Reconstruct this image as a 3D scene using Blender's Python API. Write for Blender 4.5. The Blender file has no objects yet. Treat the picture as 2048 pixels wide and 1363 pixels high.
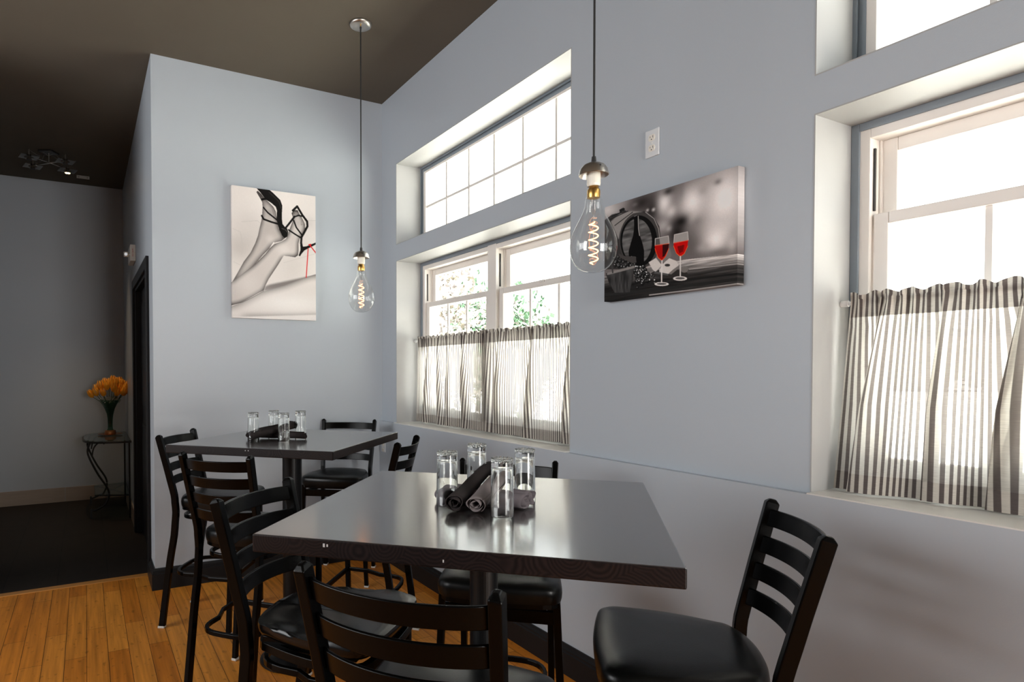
import bpy, bmesh, math, random
import numpy as np
from mathutils import Vector, Matrix
random.seed(7)
R = math.radians
scn = bpy.context.scene
COL = scn.collection

# ------------------------------------------------------------------ camera, world, exposure
CAM_F, CAM_CX, CAM_CY = 1236.25, 823.72, 763.49
TH, PI_, RO, EYE = .4854, -.02, -.0011, 1.3929
fwv = Vector((math.sin(TH)*math.cos(PI_), math.cos(TH)*math.cos(PI_), math.sin(PI_)))
rt0 = Vector((math.cos(TH), -math.sin(TH), 0)); up0 = rt0.cross(fwv)
rtv = rt0*math.cos(RO)+up0*math.sin(RO); upv = up0*math.cos(RO)-rt0*math.sin(RO)
cam_d = bpy.data.cameras.new('camera'); cam = bpy.data.objects.new('camera', cam_d); COL.objects.link(cam)
cam.matrix_world = Matrix(((rtv.x, upv.x, -fwv.x, 0), (rtv.y, upv.y, -fwv.y, 0), (rtv.z, upv.z, -fwv.z, EYE), (0, 0, 0, 1)))
cam_d.sensor_width = 36; cam_d.lens = CAM_F*36/2048
cam_d.shift_x = (1024-CAM_CX)/2048; cam_d.shift_y = (CAM_CY-681.5)/2048
cam_d.clip_start = .05; cam_d.clip_end = 500
scn.camera = cam
scn.view_settings.view_transform = 'Standard'; scn.view_settings.look = 'None'
scn.view_settings.exposure = .3; scn.view_settings.gamma = 1; scn.view_settings.use_curve_mapping = False
scn.cycles.use_denoising = True
scn.cycles.max_bounces = 14; scn.cycles.diffuse_bounces = 6; scn.cycles.glossy_bounces = 6
scn.cycles.transmission_bounces = 12; scn.cycles.transparent_max_bounces = 16
scn.cycles.caustics_reflective = False; scn.cycles.caustics_refractive = False
scn.cycles.sample_clamp_indirect = 8
world = bpy.data.worlds.new('overcast_sky'); scn.world = world; world.use_nodes = True
SKY = 2.9
world.node_tree.nodes['Background'].inputs[0].default_value = (.97, .985, 1, 1)
world.node_tree.nodes['Background'].inputs[1].default_value = SKY

def area(name, loc, rot, sx, sy, power, col=(1, 1, 1), portal=False):
    d = bpy.data.lights.new(name, 'AREA'); d.shape = 'RECTANGLE'; d.size = sx; d.size_y = sy; d.energy = power; d.color = col
    if portal: d.cycles.is_portal = True
    o = bpy.data.objects.new(name, d); COL.objects.link(o); o.location = loc; o.rotation_euler = rot
    return o
sun_d = bpy.data.lights.new('sun', 'SUN'); sun_d.energy = 54; sun_d.angle = R(2); sun_d.color = (1, .95, .88)
sun = bpy.data.objects.new('sun', sun_d); COL.objects.link(sun); sun.location = (6, -8, 12)
sun.rotation_euler = Vector((.15, .5, -.85)).to_track_quat('-Z', 'Y').to_euler()   # high behind the building: lights the lot, never enters the windows
XW, XL, XB = 1.968, 1.943, 1.922          # window wall: upper face, lower face, baseboard face
YB, XQ, ZC, YF, YO = 4.205, .377, 3.365, 7.497, 4.51
WIN = [(2.1705, 3.967), (-.69, 1.105)]     # the two windows in view (y range)
ZS, Z3, Z2, Z1 = 1.012, 2.168, 2.282, 2.855
XR, YR = -3.6, -3.0                        # left wall and wall behind the camera
# portals in the visible windows (they only guide the sampling of the sky)
for a, b in WIN:
    area('sky_portal', (2.32, (a+b)/2, (ZS+Z3)/2), (0, R(90), 0), Z3-ZS, b-a, 1, portal=True)
    area('sky_portal', (2.32, (a+b)/2, (Z2+Z1)/2), (0, R(90), 0), Z1-Z2, b-a, 1, portal=True)
# added area fills, out of view behind and left of the camera
area('fill_light_rear', (1.25, YR+.05, 1.42), (R(90), 0, 0), 1.3, 1.9, 130, (1, .97, .925))
area('fill_light_left', (XR+.05, 2.3, 2.15), (0, R(-90), 0), 1.7, 3.2, 122, (.975, .99, 1))

# ------------------------------------------------------------------ materials
def newmat(name):
    m = bpy.data.materials.new(name); m.use_nodes = True
    nt = m.node_tree; b = nt.nodes['Principled BSDF']
    return m, nt, b
def N(nt, t, **kw):
    n = nt.nodes.new(t)
    for k, v in kw.items():
        if k in ('operation', 'blend_type', 'data_type', 'wave_type', 'bands_direction', 'feature', 'offset', 'offset_frequency', 'layer_name', 'wave_profile', 'distance', 'squash', 'squash_frequency'): setattr(n, k, v)
    return n
def mat(name, col, rough=.5, metal=0, spec=.5, coat=0, bump=0, bscale=200, var=0, vscale=6, coat_rough=.1, stretch=(1, 1, 1)):
    m, nt, b = newmat(name); L = nt.links
    b.inputs['Base Color'].default_value = (*col, 1); b.inputs['Roughness'].default_value = rough
    b.inputs['Metallic'].default_value = metal; b.inputs['Specular IOR Level'].default_value = spec
    b.inputs['Coat Weight'].default_value = coat; b.inputs['Coat Roughness'].default_value = coat_rough
    tc = N(nt, 'ShaderNodeTexCoord'); mp = N(nt, 'ShaderNodeMapping'); mp.inputs['Scale'].default_value = stretch
    L.new(tc.outputs['Object'], mp.inputs['Vector'])
    n1 = N(nt, 'ShaderNodeTexNoise'); n1.inputs['Scale'].default_value = vscale; n1.inputs['Detail'].default_value = 4
    L.new(mp.outputs[0], n1.inputs['Vector'])
    mr = N(nt, 'ShaderNodeMapRange'); mr.inputs['To Min'].default_value = 1-var; mr.inputs['To Max'].default_value = 1+var
    L.new(n1.outputs['Fac'], mr.inputs['Value'])
    mx = N(nt, 'ShaderNodeVectorMath', operation='SCALE'); mx.inputs[0].default_value = col
    L.new(mr.outputs[0], mx.inputs['Scale']); L.new(mx.outputs[0], b.inputs['Base Color'])
    if bump:
        n2 = N(nt, 'ShaderNodeTexNoise'); n2.inputs['Scale'].default_value = bscale; n2.inputs['Detail'].default_value = 2
        L.new(mp.outputs[0], n2.inputs['Vector'])
        bp = N(nt, 'ShaderNodeBump'); bp.inputs['Strength'].default_value = bump; bp.inputs['Distance'].default_value = .002
        L.new(n2.outputs['Fac'], bp.inputs['Height']); L.new(bp.outputs[0], b.inputs['Normal'])
    return m
M = {}
M['wall'] = mat('blue_grey_wall_paint', (.40, .44, .485), .42, bump=.08, bscale=260, var=.03, vscale=1.5)
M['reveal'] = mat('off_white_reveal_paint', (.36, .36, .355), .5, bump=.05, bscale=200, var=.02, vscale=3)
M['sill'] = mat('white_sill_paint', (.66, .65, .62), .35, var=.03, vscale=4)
M['ceil'] = mat('brown_black_ceiling_paint', (.115, .10, .08), .8, spec=.05, bump=.06, bscale=200, var=.06, vscale=2)
M['base'] = mat('black_baseboard_paint', (.010, .010, .011), .4, spec=.2, var=.05)
M['casing'] = mat('grey_blue_trim_paint', (.20, .235, .27), .45, var=.04)
M['vinyl'] = mat('white_vinyl_window_frame', (.74, .70, .66), .4, var=.03)
M['black'] = mat('black_powder_coated_steel', (.0012, .0012, .0012), .2, spec=.12, bump=.12, bscale=900, var=.1)
M['seat'] = mat('black_vinyl', (.0020, .0022, .0021), .32, spec=.14, coat=.22, coat_rough=.24, bump=.1, bscale=420, var=.1)
M['saddle'] = mat('black_lacquered_wood', (.0025, .0024, .0024), .22, spec=.3, var=.15, vscale=12)
M['glide'] = mat('clear_white_plastic_glide', (.55, .55, .52), .4)
M['colmetal'] = mat('black_cast_iron', (.003, .003, .0032), .35, spec=.25, bump=.1, bscale=500)
M['nickel'] = mat('brushed_nickel', (.50, .47, .43), .3, metal=1, var=.05, vscale=40)
M['brass'] = mat('brass', (.75, .45, .13), .28, metal=1, var=.08, vscale=60)
M['copper'] = mat('copper', (.55, .22, .09), .3, metal=1, var=.1, vscale=30)
M['porcelain'] = mat('white_porcelain', (.78, .75, .66), .35)
M['rubber'] = mat('black_rubber_cord', (.01, .01, .01), .55)
M['plate'] = mat('white_plastic', (.62, .64, .66), .35)
M['wplate'] = mat('ivory_plastic', (.72, .69, .63), .35)
M['dark'] = mat('dark_slot', (.02, .018, .016), .6)
M['red'] = mat('red_sign_letter', (.45, .01, .01), .5)
M['iron'] = mat('black_wrought_iron', (.012, .011, .010), .45, bump=.1, bscale=300)
M['nap_dark'] = mat('black_brown_napkin_cloth', (.027, .021, .021), .85, spec=.2, bump=.25, bscale=1200, var=.12, vscale=30)
M['nap_taupe'] = mat('taupe_grey_napkin_cloth', (.20, .17, .17), .85, spec=.2, bump=.25, bscale=1200, var=.1, vscale=30)
M['nap_grey'] = mat('mauve_grey_napkin_cloth', (.145, .125, .135), .85, spec=.2, bump=.25, bscale=1200, var=.1, vscale=30)
M['leaf'] = mat('green_leaf', (.062, .135, .07), .6, var=.5, vscale=3)
M['leaf2'] = mat('olive_leaf', (.14, .12, .085), .6, var=.5, vscale=3)
M['blossom'] = mat('pale_pink_blossom', (.28, .25, .24), .7, var=.3, vscale=5)
M['twig'] = mat('brown_bark', (.06, .04, .025), .8, var=.3)
M['tulip'] = mat('orange_tulip_petal', (.95, .40, .016), .5, var=.25, vscale=40)
M['stem'] = mat('green_stem', (.03, .075, .03), .55, var=.2)
M['sprig'] = mat('white_filler_blossom', (.42, .42, .36), .7, var=.4, vscale=60)
M['ground'] = mat('pale_concrete', (.60, .59, .57), .9, var=.08, vscale=.6)
M['rod'] = mat('white_enamel_rod', (.75, .75, .74), .35)
M['chip'] = mat('pale_wood_chip', (.4, .38, .38), .7)
M['tilebase'] = mat('beige_wood_look_tile', (.30, .235, .185), .45, var=.14, vscale=5, stretch=(1, 1, 9))
M['sidewood'] = mat('amber_wood_strip', (.40, .17, .035), .4, var=.2, vscale=8, stretch=(1, 8, 8))

def thin_glass(name, tint=(1, 1, 1), ior=1.45, base=0.0, edge=1.0):
    m, nt, b = newmat(name); nt.nodes.remove(b); L = nt.links
    out = nt.nodes['Material Output']
    tr = N(nt, 'ShaderNodeBsdfTransparent'); tr.inputs[0].default_value = (*tint, 1)
    gl = N(nt, 'ShaderNodeBsdfGlossy'); gl.inputs['Roughness'].default_value = .01
    # Schlick reflectance, the same on both sides of the thin sheet
    f0 = ((ior-1)/(ior+1))**2+base
    lw = N(nt, 'ShaderNodeLayerWeight'); lw.inputs['Blend'].default_value = .5
    pw = N(nt, 'ShaderNodeMath', operation='POWER'); pw.inputs[1].default_value = 5; L.new(lw.outputs['Facing'], pw.inputs[0])
    ad = N(nt, 'ShaderNodeMath', operation='MULTIPLY_ADD'); ad.inputs[1].default_value = (1-f0)*edge; ad.inputs[2].default_value = f0; ad.use_clamp = True
    L.new(pw.outputs[0], ad.inputs[0])
    mx = N(nt, 'ShaderNodeMixShader'); L.new(ad.outputs[0], mx.inputs[0]); L.new(tr.outputs[0], mx.inputs[1]); L.new(gl.outputs[0], mx.inputs[2])
    L.new(mx.outputs[0], out.inputs['Surface'])
    return m
M['pane'] = thin_glass('window_glass', (.96, .985, .97), 1.2)
M['bulb'] = thin_glass('clear_bulb_glass', (.96, .96, .95), 1.6)
M['tableglass'] = thin_glass('pale_green_table_glass', (.82, .90, .88), 1.5)
M['vase'] = thin_glass('dark_green_vase_glass', (.35, .55, .45), 1.5)
M['frost'] = thin_glass('smoked_glass_square', (.45, .42, .38), 1.5, .02)
def solid_glass(name):
    m, nt, b = newmat(name)
    b.inputs['Base Color'].default_value = (.985, 1, .99, 1); b.inputs['Roughness'].default_value = 0.0
    b.inputs['Transmission Weight'].default_value = 1; b.inputs['IOR'].default_value = 1.47
    return m
M['tumbler'] = solid_glass('clear_tumbler_glass')
def emit(name, col, s):
    m, nt, b = newmat(name); b.inputs['Base Color'].default_value = (*col, 1)
    b.inputs['Emission Color'].default_value = (*col, 1); b.inputs['Emission Strength'].default_value = s
    return m
M['filament'] = emit('glowing_filament', (1, .36, .09), 11)
M['halogen'] = emit('lit_halogen_lens', (1, .62, .25), 22)
M['led'] = emit('white_lamp_lens', (.9, .95, 1), .35)

def wood_floor():
    m, nt, b = newmat('bamboo_plank_floor'); L = nt.links
    tc = N(nt, 'ShaderNodeTexCoord'); mp = N(nt, 'ShaderNodeMapping')
    mp.inputs['Rotation'].default_value = (0, 0, R(-90)); mp.inputs['Location'].default_value = (0, -.0078-.0018, 0)
    # rotated so that the plank rows run along Y
    L.new(tc.outputs['Object'], mp.inputs['Vector'])
    br = N(nt, 'ShaderNodeTexBrick', offset=.37, offset_frequency=2)
    br.inputs['Scale'].default_value = 1; br.inputs['Brick Width'].default_value = .93; br.inputs['Row Height'].default_value = .0938
    br.inputs['Mortar Size'].default_value = .0013; br.inputs['Mortar Smooth'].default_value = .3; br.inputs['Bias'].default_value = 0
    br.inputs['Color1'].default_value = (.43, .135, .012, 1); br.inputs['Color2'].default_value = (.60, .235, .033, 1); br.inputs['Mortar'].default_value = (.035, .012, .004, 1)
    L.new(mp.outputs[0], br.inputs['Vector'])
    mp2 = N(nt, 'ShaderNodeMapping'); mp2.inputs['Scale'].default_value = (55, 2.2, 1); L.new(tc.outputs['Object'], mp2.inputs['Vector'])
    n1 = N(nt, 'ShaderNodeTexNoise'); n1.inputs['Scale'].default_value = 1; n1.inputs['Detail'].default_value = 5; L.new(mp2.outputs[0], n1.inputs['Vector'])
    mr = N(nt, 'ShaderNodeMapRange'); mr.inputs['From Min'].default_value = .3; mr.inputs['From Max'].default_value = .7; mr.inputs['To Min'].default_value = .72; mr.inputs['To Max'].default_value = 1.22
    L.new(n1.outputs['Fac'], mr.inputs['Value'])
    # bamboo knuckles: short dark cross marks
    mp3 = N(nt, 'ShaderNodeMapping'); mp3.inputs['Scale'].default_value = (38, 22, 1); L.new(tc.outputs['Object'], mp3.inputs['Vector'])
    n3 = N(nt, 'ShaderNodeTexNoise'); n3.inputs['Scale'].default_value = 1; n3.inputs['Detail'].default_value = 1; L.new(mp3.outputs[0], n3.inputs['Vector'])
    mr3 = N(nt, 'ShaderNodeMapRange'); mr3.inputs['From Min'].default_value = .64; mr3.inputs['From Max'].default_value = .74; mr3.inputs['To Min'].default_value = 1; mr3.inputs['To Max'].default_value = .66
    L.new(n3.outputs['Fac'], mr3.inputs['Value'])
    ml = N(nt, 'ShaderNodeMath', operation='MULTIPLY'); L.new(mr.outputs[0], ml.inputs[0]); L.new(mr3.outputs[0], ml.inputs[1])
    sc = N(nt, 'ShaderNodeVectorMath', operation='SCALE'); L.new(br.outputs['Color'], sc.inputs[0]); L.new(ml.outputs[0], sc.inputs['Scale'])
    L.new(sc.outputs[0], b.inputs['Base Color']); b.inputs['Roughness'].default_value = .45; b.inputs['Specular IOR Level'].default_value = .22
    bp = N(nt, 'ShaderNodeBump'); bp.inputs['Strength'].default_value = .3; bp.inputs['Distance'].default_value = .002; bp.invert = True
    L.new(br.outputs['Fac'], bp.inputs['Height']); L.new(bp.outputs[0], b.inputs['Normal'])
    return m
def tile_floor():
    m, nt, b = newmat('black_brown_floor_tile'); L = nt.links
    tc = N(nt, 'ShaderNodeTexCoord'); mp = N(nt, 'ShaderNodeMapping')
    mp.inputs['Rotation'].default_value = (0, 0, R(-90)); mp.inputs['Location'].default_value = (.02, .12, 0)
    L.new(tc.outputs['Object'], mp.inputs['Vector'])
    br = N(nt, 'ShaderNodeTexBrick', offset=.45)
    br.inputs['Scale'].default_value = 1; br.inputs['Brick Width'].default_value = .62; br.inputs['Row Height'].default_value = .30
    br.inputs['Mortar Size'].default_value = .003
    br.inputs['Color1'].default_value = (.014, .0105, .0085, 1); br.inputs['Color2'].default_value = (.018, .0135, .0105, 1); br.inputs['Mortar'].default_value = (.006, .0045, .004, 1)
    L.new(mp.outputs[0], br.inputs['Vector']); 
    n1 = N(nt, 'ShaderNodeTexNoise'); n1.inputs['Scale'].default_value = 7; n1.inputs['Detail'].default_value = 6; L.new(tc.outputs['Object'], n1.inputs['Vector'])
    mr = N(nt, 'ShaderNodeMapRange'); mr.inputs['To Min'].default_value = .7; mr.inputs['To Max'].default_value = 1.3; L.new(n1.outputs['Fac'], mr.inputs['Value'])
    sc = N(nt, 'ShaderNodeVectorMath', operation='SCALE'); L.new(br.outputs['Color'], sc.inputs[0]); L.new(mr.outputs[0], sc.inputs['Scale'])
    L.new(sc.outputs[0], b.inputs['Base Color']); b.inputs['Roughness'].default_value = .6; b.inputs['Specular IOR Level'].default_value = .2
    return m
def espresso(name, end=False):
    m, nt, b = newmat(name); L = nt.links
    tc = N(nt, 'ShaderNodeTexCoord'); mp = N(nt, 'ShaderNodeMapping'); mp.inputs['Scale'].default_value = (2.2, 2.2, 2.2) if end else (3, 46, 3)
    L.new(tc.outputs['Object'], mp.inputs['Vector'])
    if end:
        vo = N(nt, 'ShaderNodeTexVoronoi', feature='F1'); vo.inputs['Scale'].default_value = 6; L.new(mp.outputs[0], vo.inputs['Vector'])
        w = N(nt, 'ShaderNodeMath', operation='SINE'); mu = N(nt, 'ShaderNodeMath', operation='MULTIPLY'); mu.inputs[1].default_value = 85
        no = N(nt, 'ShaderNodeTexNoise'); no.inputs['Scale'].default_value = 30; L.new(tc.outputs['Object'], no.inputs['Vector'])
        ad = N(nt, 'ShaderNodeMath', operation='ADD'); mm = N(nt, 'ShaderNodeMath', operation='MULTIPLY'); mm.inputs[1].default_value = .05
        L.new(no.outputs['Fac'], mm.inputs[0]); L.new(vo.outputs['Distance'], ad.inputs[0]); L.new(mm.outputs[0], ad.inputs[1])
        L.new(ad.outputs[0], mu.inputs[0]); L.new(mu.outputs[0], w.inputs[0]); fac = w.outputs[0]
        lo, hi = -1, 1
    else:
        n1 = N(nt, 'ShaderNodeTexNoise'); n1.inputs['Scale'].default_value = 1; n1.inputs['Detail'].default_value = 6; L.new(mp.outputs[0], n1.inputs['Vector']); fac = n1.outputs['Fac']; lo, hi = .3, .7
    mr = N(nt, 'ShaderNodeMapRange'); mr.inputs['From Min'].default_value = lo; mr.inputs['From Max'].default_value = hi
    L.new(fac, mr.inputs['Value'])
    mx = N(nt, 'ShaderNodeMix', data_type='RGBA')
    L.new(mr.outputs[0], mx.inputs[0]); mx.inputs[6].default_value = (.009, .006, .0058, 1); mx.inputs[7].default_value = (.024, .015, .0135, 1)
    if end: mx.inputs[6].default_value = (.005, .0034, .0034, 1); mx.inputs[7].default_value = (.013, .0078, .0072, 1)
    L.new(mx.outputs[2], b.inputs['Base Color']); b.inputs['Roughness'].default_value = .42 if end else .5
    b.inputs['Specular IOR Level'].default_value = .5 if not end else .16
    if not end:
        b.inputs['Coat Weight'].default_value = 1.0; b.inputs['Coat Roughness'].default_value = .15; b.inputs['Coat IOR'].default_value = 2.2; b.inputs['Specular IOR Level'].default_value = .5
    return m
def stripe_cloth(name, trans, dbl):
    m, nt, b = newmat(name); nt.nodes.remove(b); L = nt.links
    out = nt.nodes['Material Output']
    uv = N(nt, 'ShaderNodeUVMap'); sp = N(nt, 'ShaderNodeSeparateXYZ'); L.new(uv.outputs[0], sp.inputs[0])
    dv = N(nt, 'ShaderNodeMath', operation='MULTIPLY'); dv.inputs[1].default_value = 1/.0165; L.new(sp.outputs[0], dv.inputs[0])
    fr = N(nt, 'ShaderNodeMath', operation='FRACT'); L.new(dv.outputs[0], fr.inputs[0])
    pp = N(nt, 'ShaderNodeMath', operation='PINGPONG'); pp.inputs[1].default_value = .5; L.new(fr.outputs[0], pp.inputs[0])
    st = N(nt, 'ShaderNodeMapRange'); st.inputs['From Min'].default_value = .22; st.inputs['From Max'].default_value = .27; L.new(pp.outputs[0], st.inputs['Value'])
    mp = N(nt, 'ShaderNodeMapping'); mp.inputs['Scale'].default_value = (60, 900, 1); L.new(uv.outputs[0], mp.inputs['Vector'])
    no = N(nt, 'ShaderNodeTexNoise'); no.inputs['Scale'].default_value = 1; no.inputs['Detail'].default_value = 2; L.new(mp.outputs[0], no.inputs['Vector'])
    sl = N(nt, 'ShaderNodeMapRange'); sl.inputs['From Min'].default_value = .35; sl.inputs['From Max'].default_value = .65; sl.inputs['To Min'].default_value = .86; sl.inputs['To Max'].default_value = 1.08; L.new(no.outputs['Fac'], sl.inputs['Value'])
    def colr(a, c):
        mx = N(nt, 'ShaderNodeMix', data_type='RGBA'); L.new(st.outputs[0], mx.inputs[0]); mx.inputs[6].default_value = (*a, 1); mx.inputs[7].default_value = (*c, 1)
        s = N(nt, 'ShaderNodeVectorMath', operation='SCALE'); L.new(mx.outputs[2], s.inputs[0]); L.new(sl.outputs[0], s.inputs['Scale']); return s.outputs[0]
    df = N(nt, 'ShaderNodeBsdfDiffuse'); L.new(colr((.115, .095, .09), (.62, .57, .50)), df.inputs[0])
    t = trans
    tl = N(nt, 'ShaderNodeBsdfTranslucent'); L.new(colr((.20*t, .175*t, .165*t), (.90*t, .88*t, .83*t)), tl.inputs[0])
    ad = N(nt, 'ShaderNodeMixShader'); ad.inputs[0].default_value = .62 if dbl == 1 else .3
    L.new(df.outputs[0], ad.inputs[1]); L.new(tl.outputs[0], ad.inputs[2])
    # open weave: a little light passes straight between the threads
    tp = N(nt, 'ShaderNodeBsdfTransparent'); op = N(nt, 'ShaderNodeMixShader')
    hole = N(nt, 'ShaderNodeMapRange'); hole.inputs['To Min'].default_value = .015*dbl; hole.inputs['To Max'].default_value = .2*dbl; L.new(st.outputs[0], hole.inputs['Value'])
    L.new(hole.outputs[0], op.inputs[0]); L.new(ad.outputs[0], op.inputs[1]); L.new(tp.outputs[0], op.inputs[2])
    L.new(op.outputs[0], out.inputs['Surface'])
    return m
M['floor'] = wood_floor(); M['tile'] = tile_floor()
M['top'] = espresso('espresso_stained_wood_top'); M['edge'] = espresso('espresso_stained_end_grain', True)
M['cloth'] = stripe_cloth('striped_linen', 1.0, 1.0); M['cloth2'] = stripe_cloth('striped_linen_double', .3, .05)
def print_mat(name):
    m, nt, b = newmat(name); a = N(nt, 'ShaderNodeVertexColor', layer_name='print')
    nt.links.new(a.outputs['Color'], b.inputs['Base Color']); b.inputs['Roughness'].default_value = .75; b.inputs['Specular IOR Level'].default_value = .08
    return m
M['print'] = print_mat('canvas_print')

# ------------------------------------------------------------------ helpers
def link(o, parent=None):
    COL.objects.link(o)
    if parent: o.parent = parent
    return o
def obj(name, bm, m, parent=None, smooth=False, bevel=0, seg=2, recalc=True):
    if recalc: bmesh.ops.recalc_face_normals(bm, faces=bm.faces)
    me = bpy.data.meshes.new(name); bm.to_mesh(me); bm.free()
    for k in (m if isinstance(m, (list, tuple)) else [m]): me.materials.append(k)
    if smooth:
        me.polygons.foreach_set('use_smooth', [True]*len(me.polygons)); me.set_sharp_from_angle(angle=R(48))
    o = bpy.data.objects.new(name, me); link(o, parent)
    if bevel:
        md = o.modifiers.new('bevel', 'BEVEL'); md.width = bevel; md.segments = seg; md.limit_method = 'ANGLE'; md.angle_limit = R(40)
    return o
def tag(o, label, cat, group=None, kind=None):
    o['label'] = label; o['category'] = cat
    if group: o['group'] = group
    if kind: o['kind'] = kind
    return o
def thing(name, label, cat, loc=(0, 0, 0), rotz=0, group=None):
    o = bpy.data.objects.new(name, None); o.empty_display_size = .1; COL.objects.link(o); o.location = loc; o.rotation_euler = (0, 0, rotz)
    return tag(o, label, cat, group)
def struct(name, bm, m, label=None, **kw):
    o = obj(name, bm, m, **kw); o['kind'] = 'structure'; o['label'] = label or name.replace('_', ' '); o['category'] = name.split('_')[0]
    return o
def copy_tree(o, parent=None):
    c = o.copy(); COL.objects.link(c); c.parent = parent
    if parent: c.matrix_parent_inverse = o.matrix_parent_inverse.copy()
    for ch in list(o.children): copy_tree(ch, c)
    return c
def BM(): return bmesh.new()
def box(bm, x0, x1, y0, y1, z0, z1, mi=0):
    v = [bm.verts.new(p) for p in [(x0, y0, z0), (x1, y0, z0), (x1, y1, z0), (x0, y1, z0), (x0, y0, z1), (x1, y0, z1), (x1, y1, z1), (x0, y1, z1)]]
    fs = [bm.faces.new([v[i] for i in f]) for f in [(3, 2, 1, 0), (4, 5, 6, 7), (0, 1, 5, 4), (1, 2, 6, 5), (2, 3, 7, 6), (3, 0, 4, 7)]]
    for f in fs: f.material_index = mi
    return v
def frames(pts, up, closed=False):
    n = len(pts); P = [Vector(p) for p in pts]; out = []
    for i in range(n):
        a = P[i-1] if (i > 0 or closed) else P[i]; b = P[(i+1) % n] if (i < n-1 or closed) else P[i]
        t = (b-a).normalized(); u = Vector(up); s = t.cross(u)
        if s.length < 1e-4: s = t.cross(Vector((1, 0, 0)))
        s.normalize(); u = s.cross(t).normalized(); out.append((P[i], t, s, u))
    return out
def sweep(bm, pts, w, h, up=(0, 0, 1), closed=False, sec=None, scale=None):
    """rectangular (or given) section w along the side, h along up"""
    sec = sec or [(-w/2, -h/2), (w/2, -h/2), (w/2, h/2), (-w/2, h/2)]
    rings = []
    for i, (p, t, s, u) in enumerate(frames(pts, up, closed)):
        k = scale[i] if scale else 1
        rings.append([bm.verts.new(p+s*a*k+u*b*k) for a, b in sec])
    n, k = len(rings), len(sec)
    for i in range(n if closed else n-1):
        A, B = rings[i], rings[(i+1) % n]
        for j in range(k): bm.faces.new([A[j], A[(j+1) % k], B[(j+1) % k], B[j]])
    if not closed:
        bm.faces.new(rings[0][::-1]); bm.faces.new(rings[-1])
    return rings
def tube(bm, pts, r, seg=10, up=(0, 0, 1), closed=False, scale=None):
    sec = [(r*math.cos(2*math.pi*i/seg), r*math.sin(2*math.pi*i/seg)) for i in range(seg)]
    return sweep(bm, pts, 0, 0, up, closed, sec, scale)
def lathe(bm, prof, seg=32, c=(0, 0, 0), closed=False, axis=None):
    rings = []; c = Vector(c)
    for r, z in prof:
        if r < 1e-6: rings.append([bm.verts.new(c+Vector((0, 0, z)))])
        else: rings.append([bm.verts.new(c+Vector((r*math.cos(2*math.pi*i/seg), r*math.sin(2*math.pi*i/seg), z))) for i in range(seg)])
    prs = list(zip(rings, rings[1:]))
    if closed: prs.append((rings[-1], rings[0]))
    for A, B in prs:
        if len(A) == 1 and len(B) == 1: continue
        for i in range(seg):
            j = (i+1) % seg
            if len(A) == 1: bm.faces.new([A[0], B[j], B[i]])
            elif len(B) == 1: bm.faces.new([A[i], A[j], B[0]])
            else: bm.faces.new([A[i], A[j], B[j], B[i]])
def smooth_path(pts, n=6):
    P = [Vector(p) for p in pts]; out = []
    for i in range(len(P)-1):
        p0 = P[max(i-1, 0)]; p1 = P[i]; p2 = P[i+1]; p3 = P[min(i+2, len(P)-1)]
        for k in range(n):
            t = k/n; t2 = t*t; t3 = t2*t
            out.append(.5*((2*p1)+(p2-p0)*t+(2*p0-5*p1+4*p2-p3)*t2+(3*p1-p0-3*p2+p3)*t3))
    out.append(P[-1]); return out
def prism(bm, poly, z0, z1):
    a = [bm.verts.new((x, y, z0)) for x, y in poly]; b = [bm.verts.new((x, y, z1)) for x, y in poly]; n = len(poly)
    bm.faces.new(a[::-1]); bm.faces.new(b)
    for i in range(n): bm.faces.new([a[i], a[(i+1) % n], b[(i+1) % n], b[i]])
def pix_ray(px, py): return fwv+rtv*((px-CAM_CX)/CAM_F)+upv*((CAM_CY-py)/CAM_F)
def on_axis(px, py, ax, v):
    r = pix_ray(px, py); c = Vector((0, 0, EYE)); return c+r*((v-c[ax])/r[ax])

# ------------------------------------------------------------------ the room
bm = BM(); box(bm, XR-.2, XW+.4, YR-.2, YO, -.08, 0); struct('floor_main', bm, M['floor'], 'bamboo plank floor of the dining room')
bm = BM(); box(bm, -.95, XQ+.6, YO+.05, YF+.2, -.08, -.002); struct('floor_hall', bm, M['tile'], 'dark tile floor of the hall')
bm = BM(); box(bm, -.85, XQ, YO-.005, YO+.055, -.02, .006); struct('trim_1', bm, M['sidewood'], 'amber wood threshold strip between planks and dark tile', bevel=.003)
bm = BM(); box(bm, XR-.2, XW+.4, YR-.2, YF+.3, ZC, ZC+.12); struct('ceiling', bm, M['ceil'], 'dark brown-black painted ceiling')
bm = BM(); box(bm, XQ, XW+.35, YB, YB+.1, 0, ZC); struct('wall_back', bm, M['wall'], 'blue-grey back wall with the tall canvas')
D0, D1, DZ = 4.53, 5.77, 2.075            # doorway in the hall side wall
bm = BM(); box(bm, XQ, XQ+.1, YB+.1, D0, 0, ZC); box(bm, XQ, XQ+.1, D1, YF+.1, 0, ZC); box(bm, XQ, XQ+.1, D0, D1, DZ, ZC)
struct('wall_hall', bm, M['wall'], 'narrow hall side wall holding the black door')
bm = BM(); box(bm, -.95, XQ+.1, YF, YF+.1, 0, ZC); struct('wall_far', bm, M['wall'], 'dim far wall of the hall')
bm = BM(); box(bm, -.95, -.85, YO, YF, 0, ZC); box(bm, XR, -.85, YO-.1, YO, 0, ZC); struct('wall_hall_left', bm, M['wall'], 'partition added left of the view to keep light out of the hall')  # unseen partition, added to cut the room light reaching the hall
bm = BM(); box(bm, XR-.1, XR, YR, YO, 0, ZC); struct('wall_left', bm, M['wall'], 'left wall of the dining room')
bm = BM(); box(bm, XR, XW+.35, YR-.1, YR, 0, ZC); struct('wall_front', bm, M['wall'], 'wall behind the viewpoint')
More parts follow.
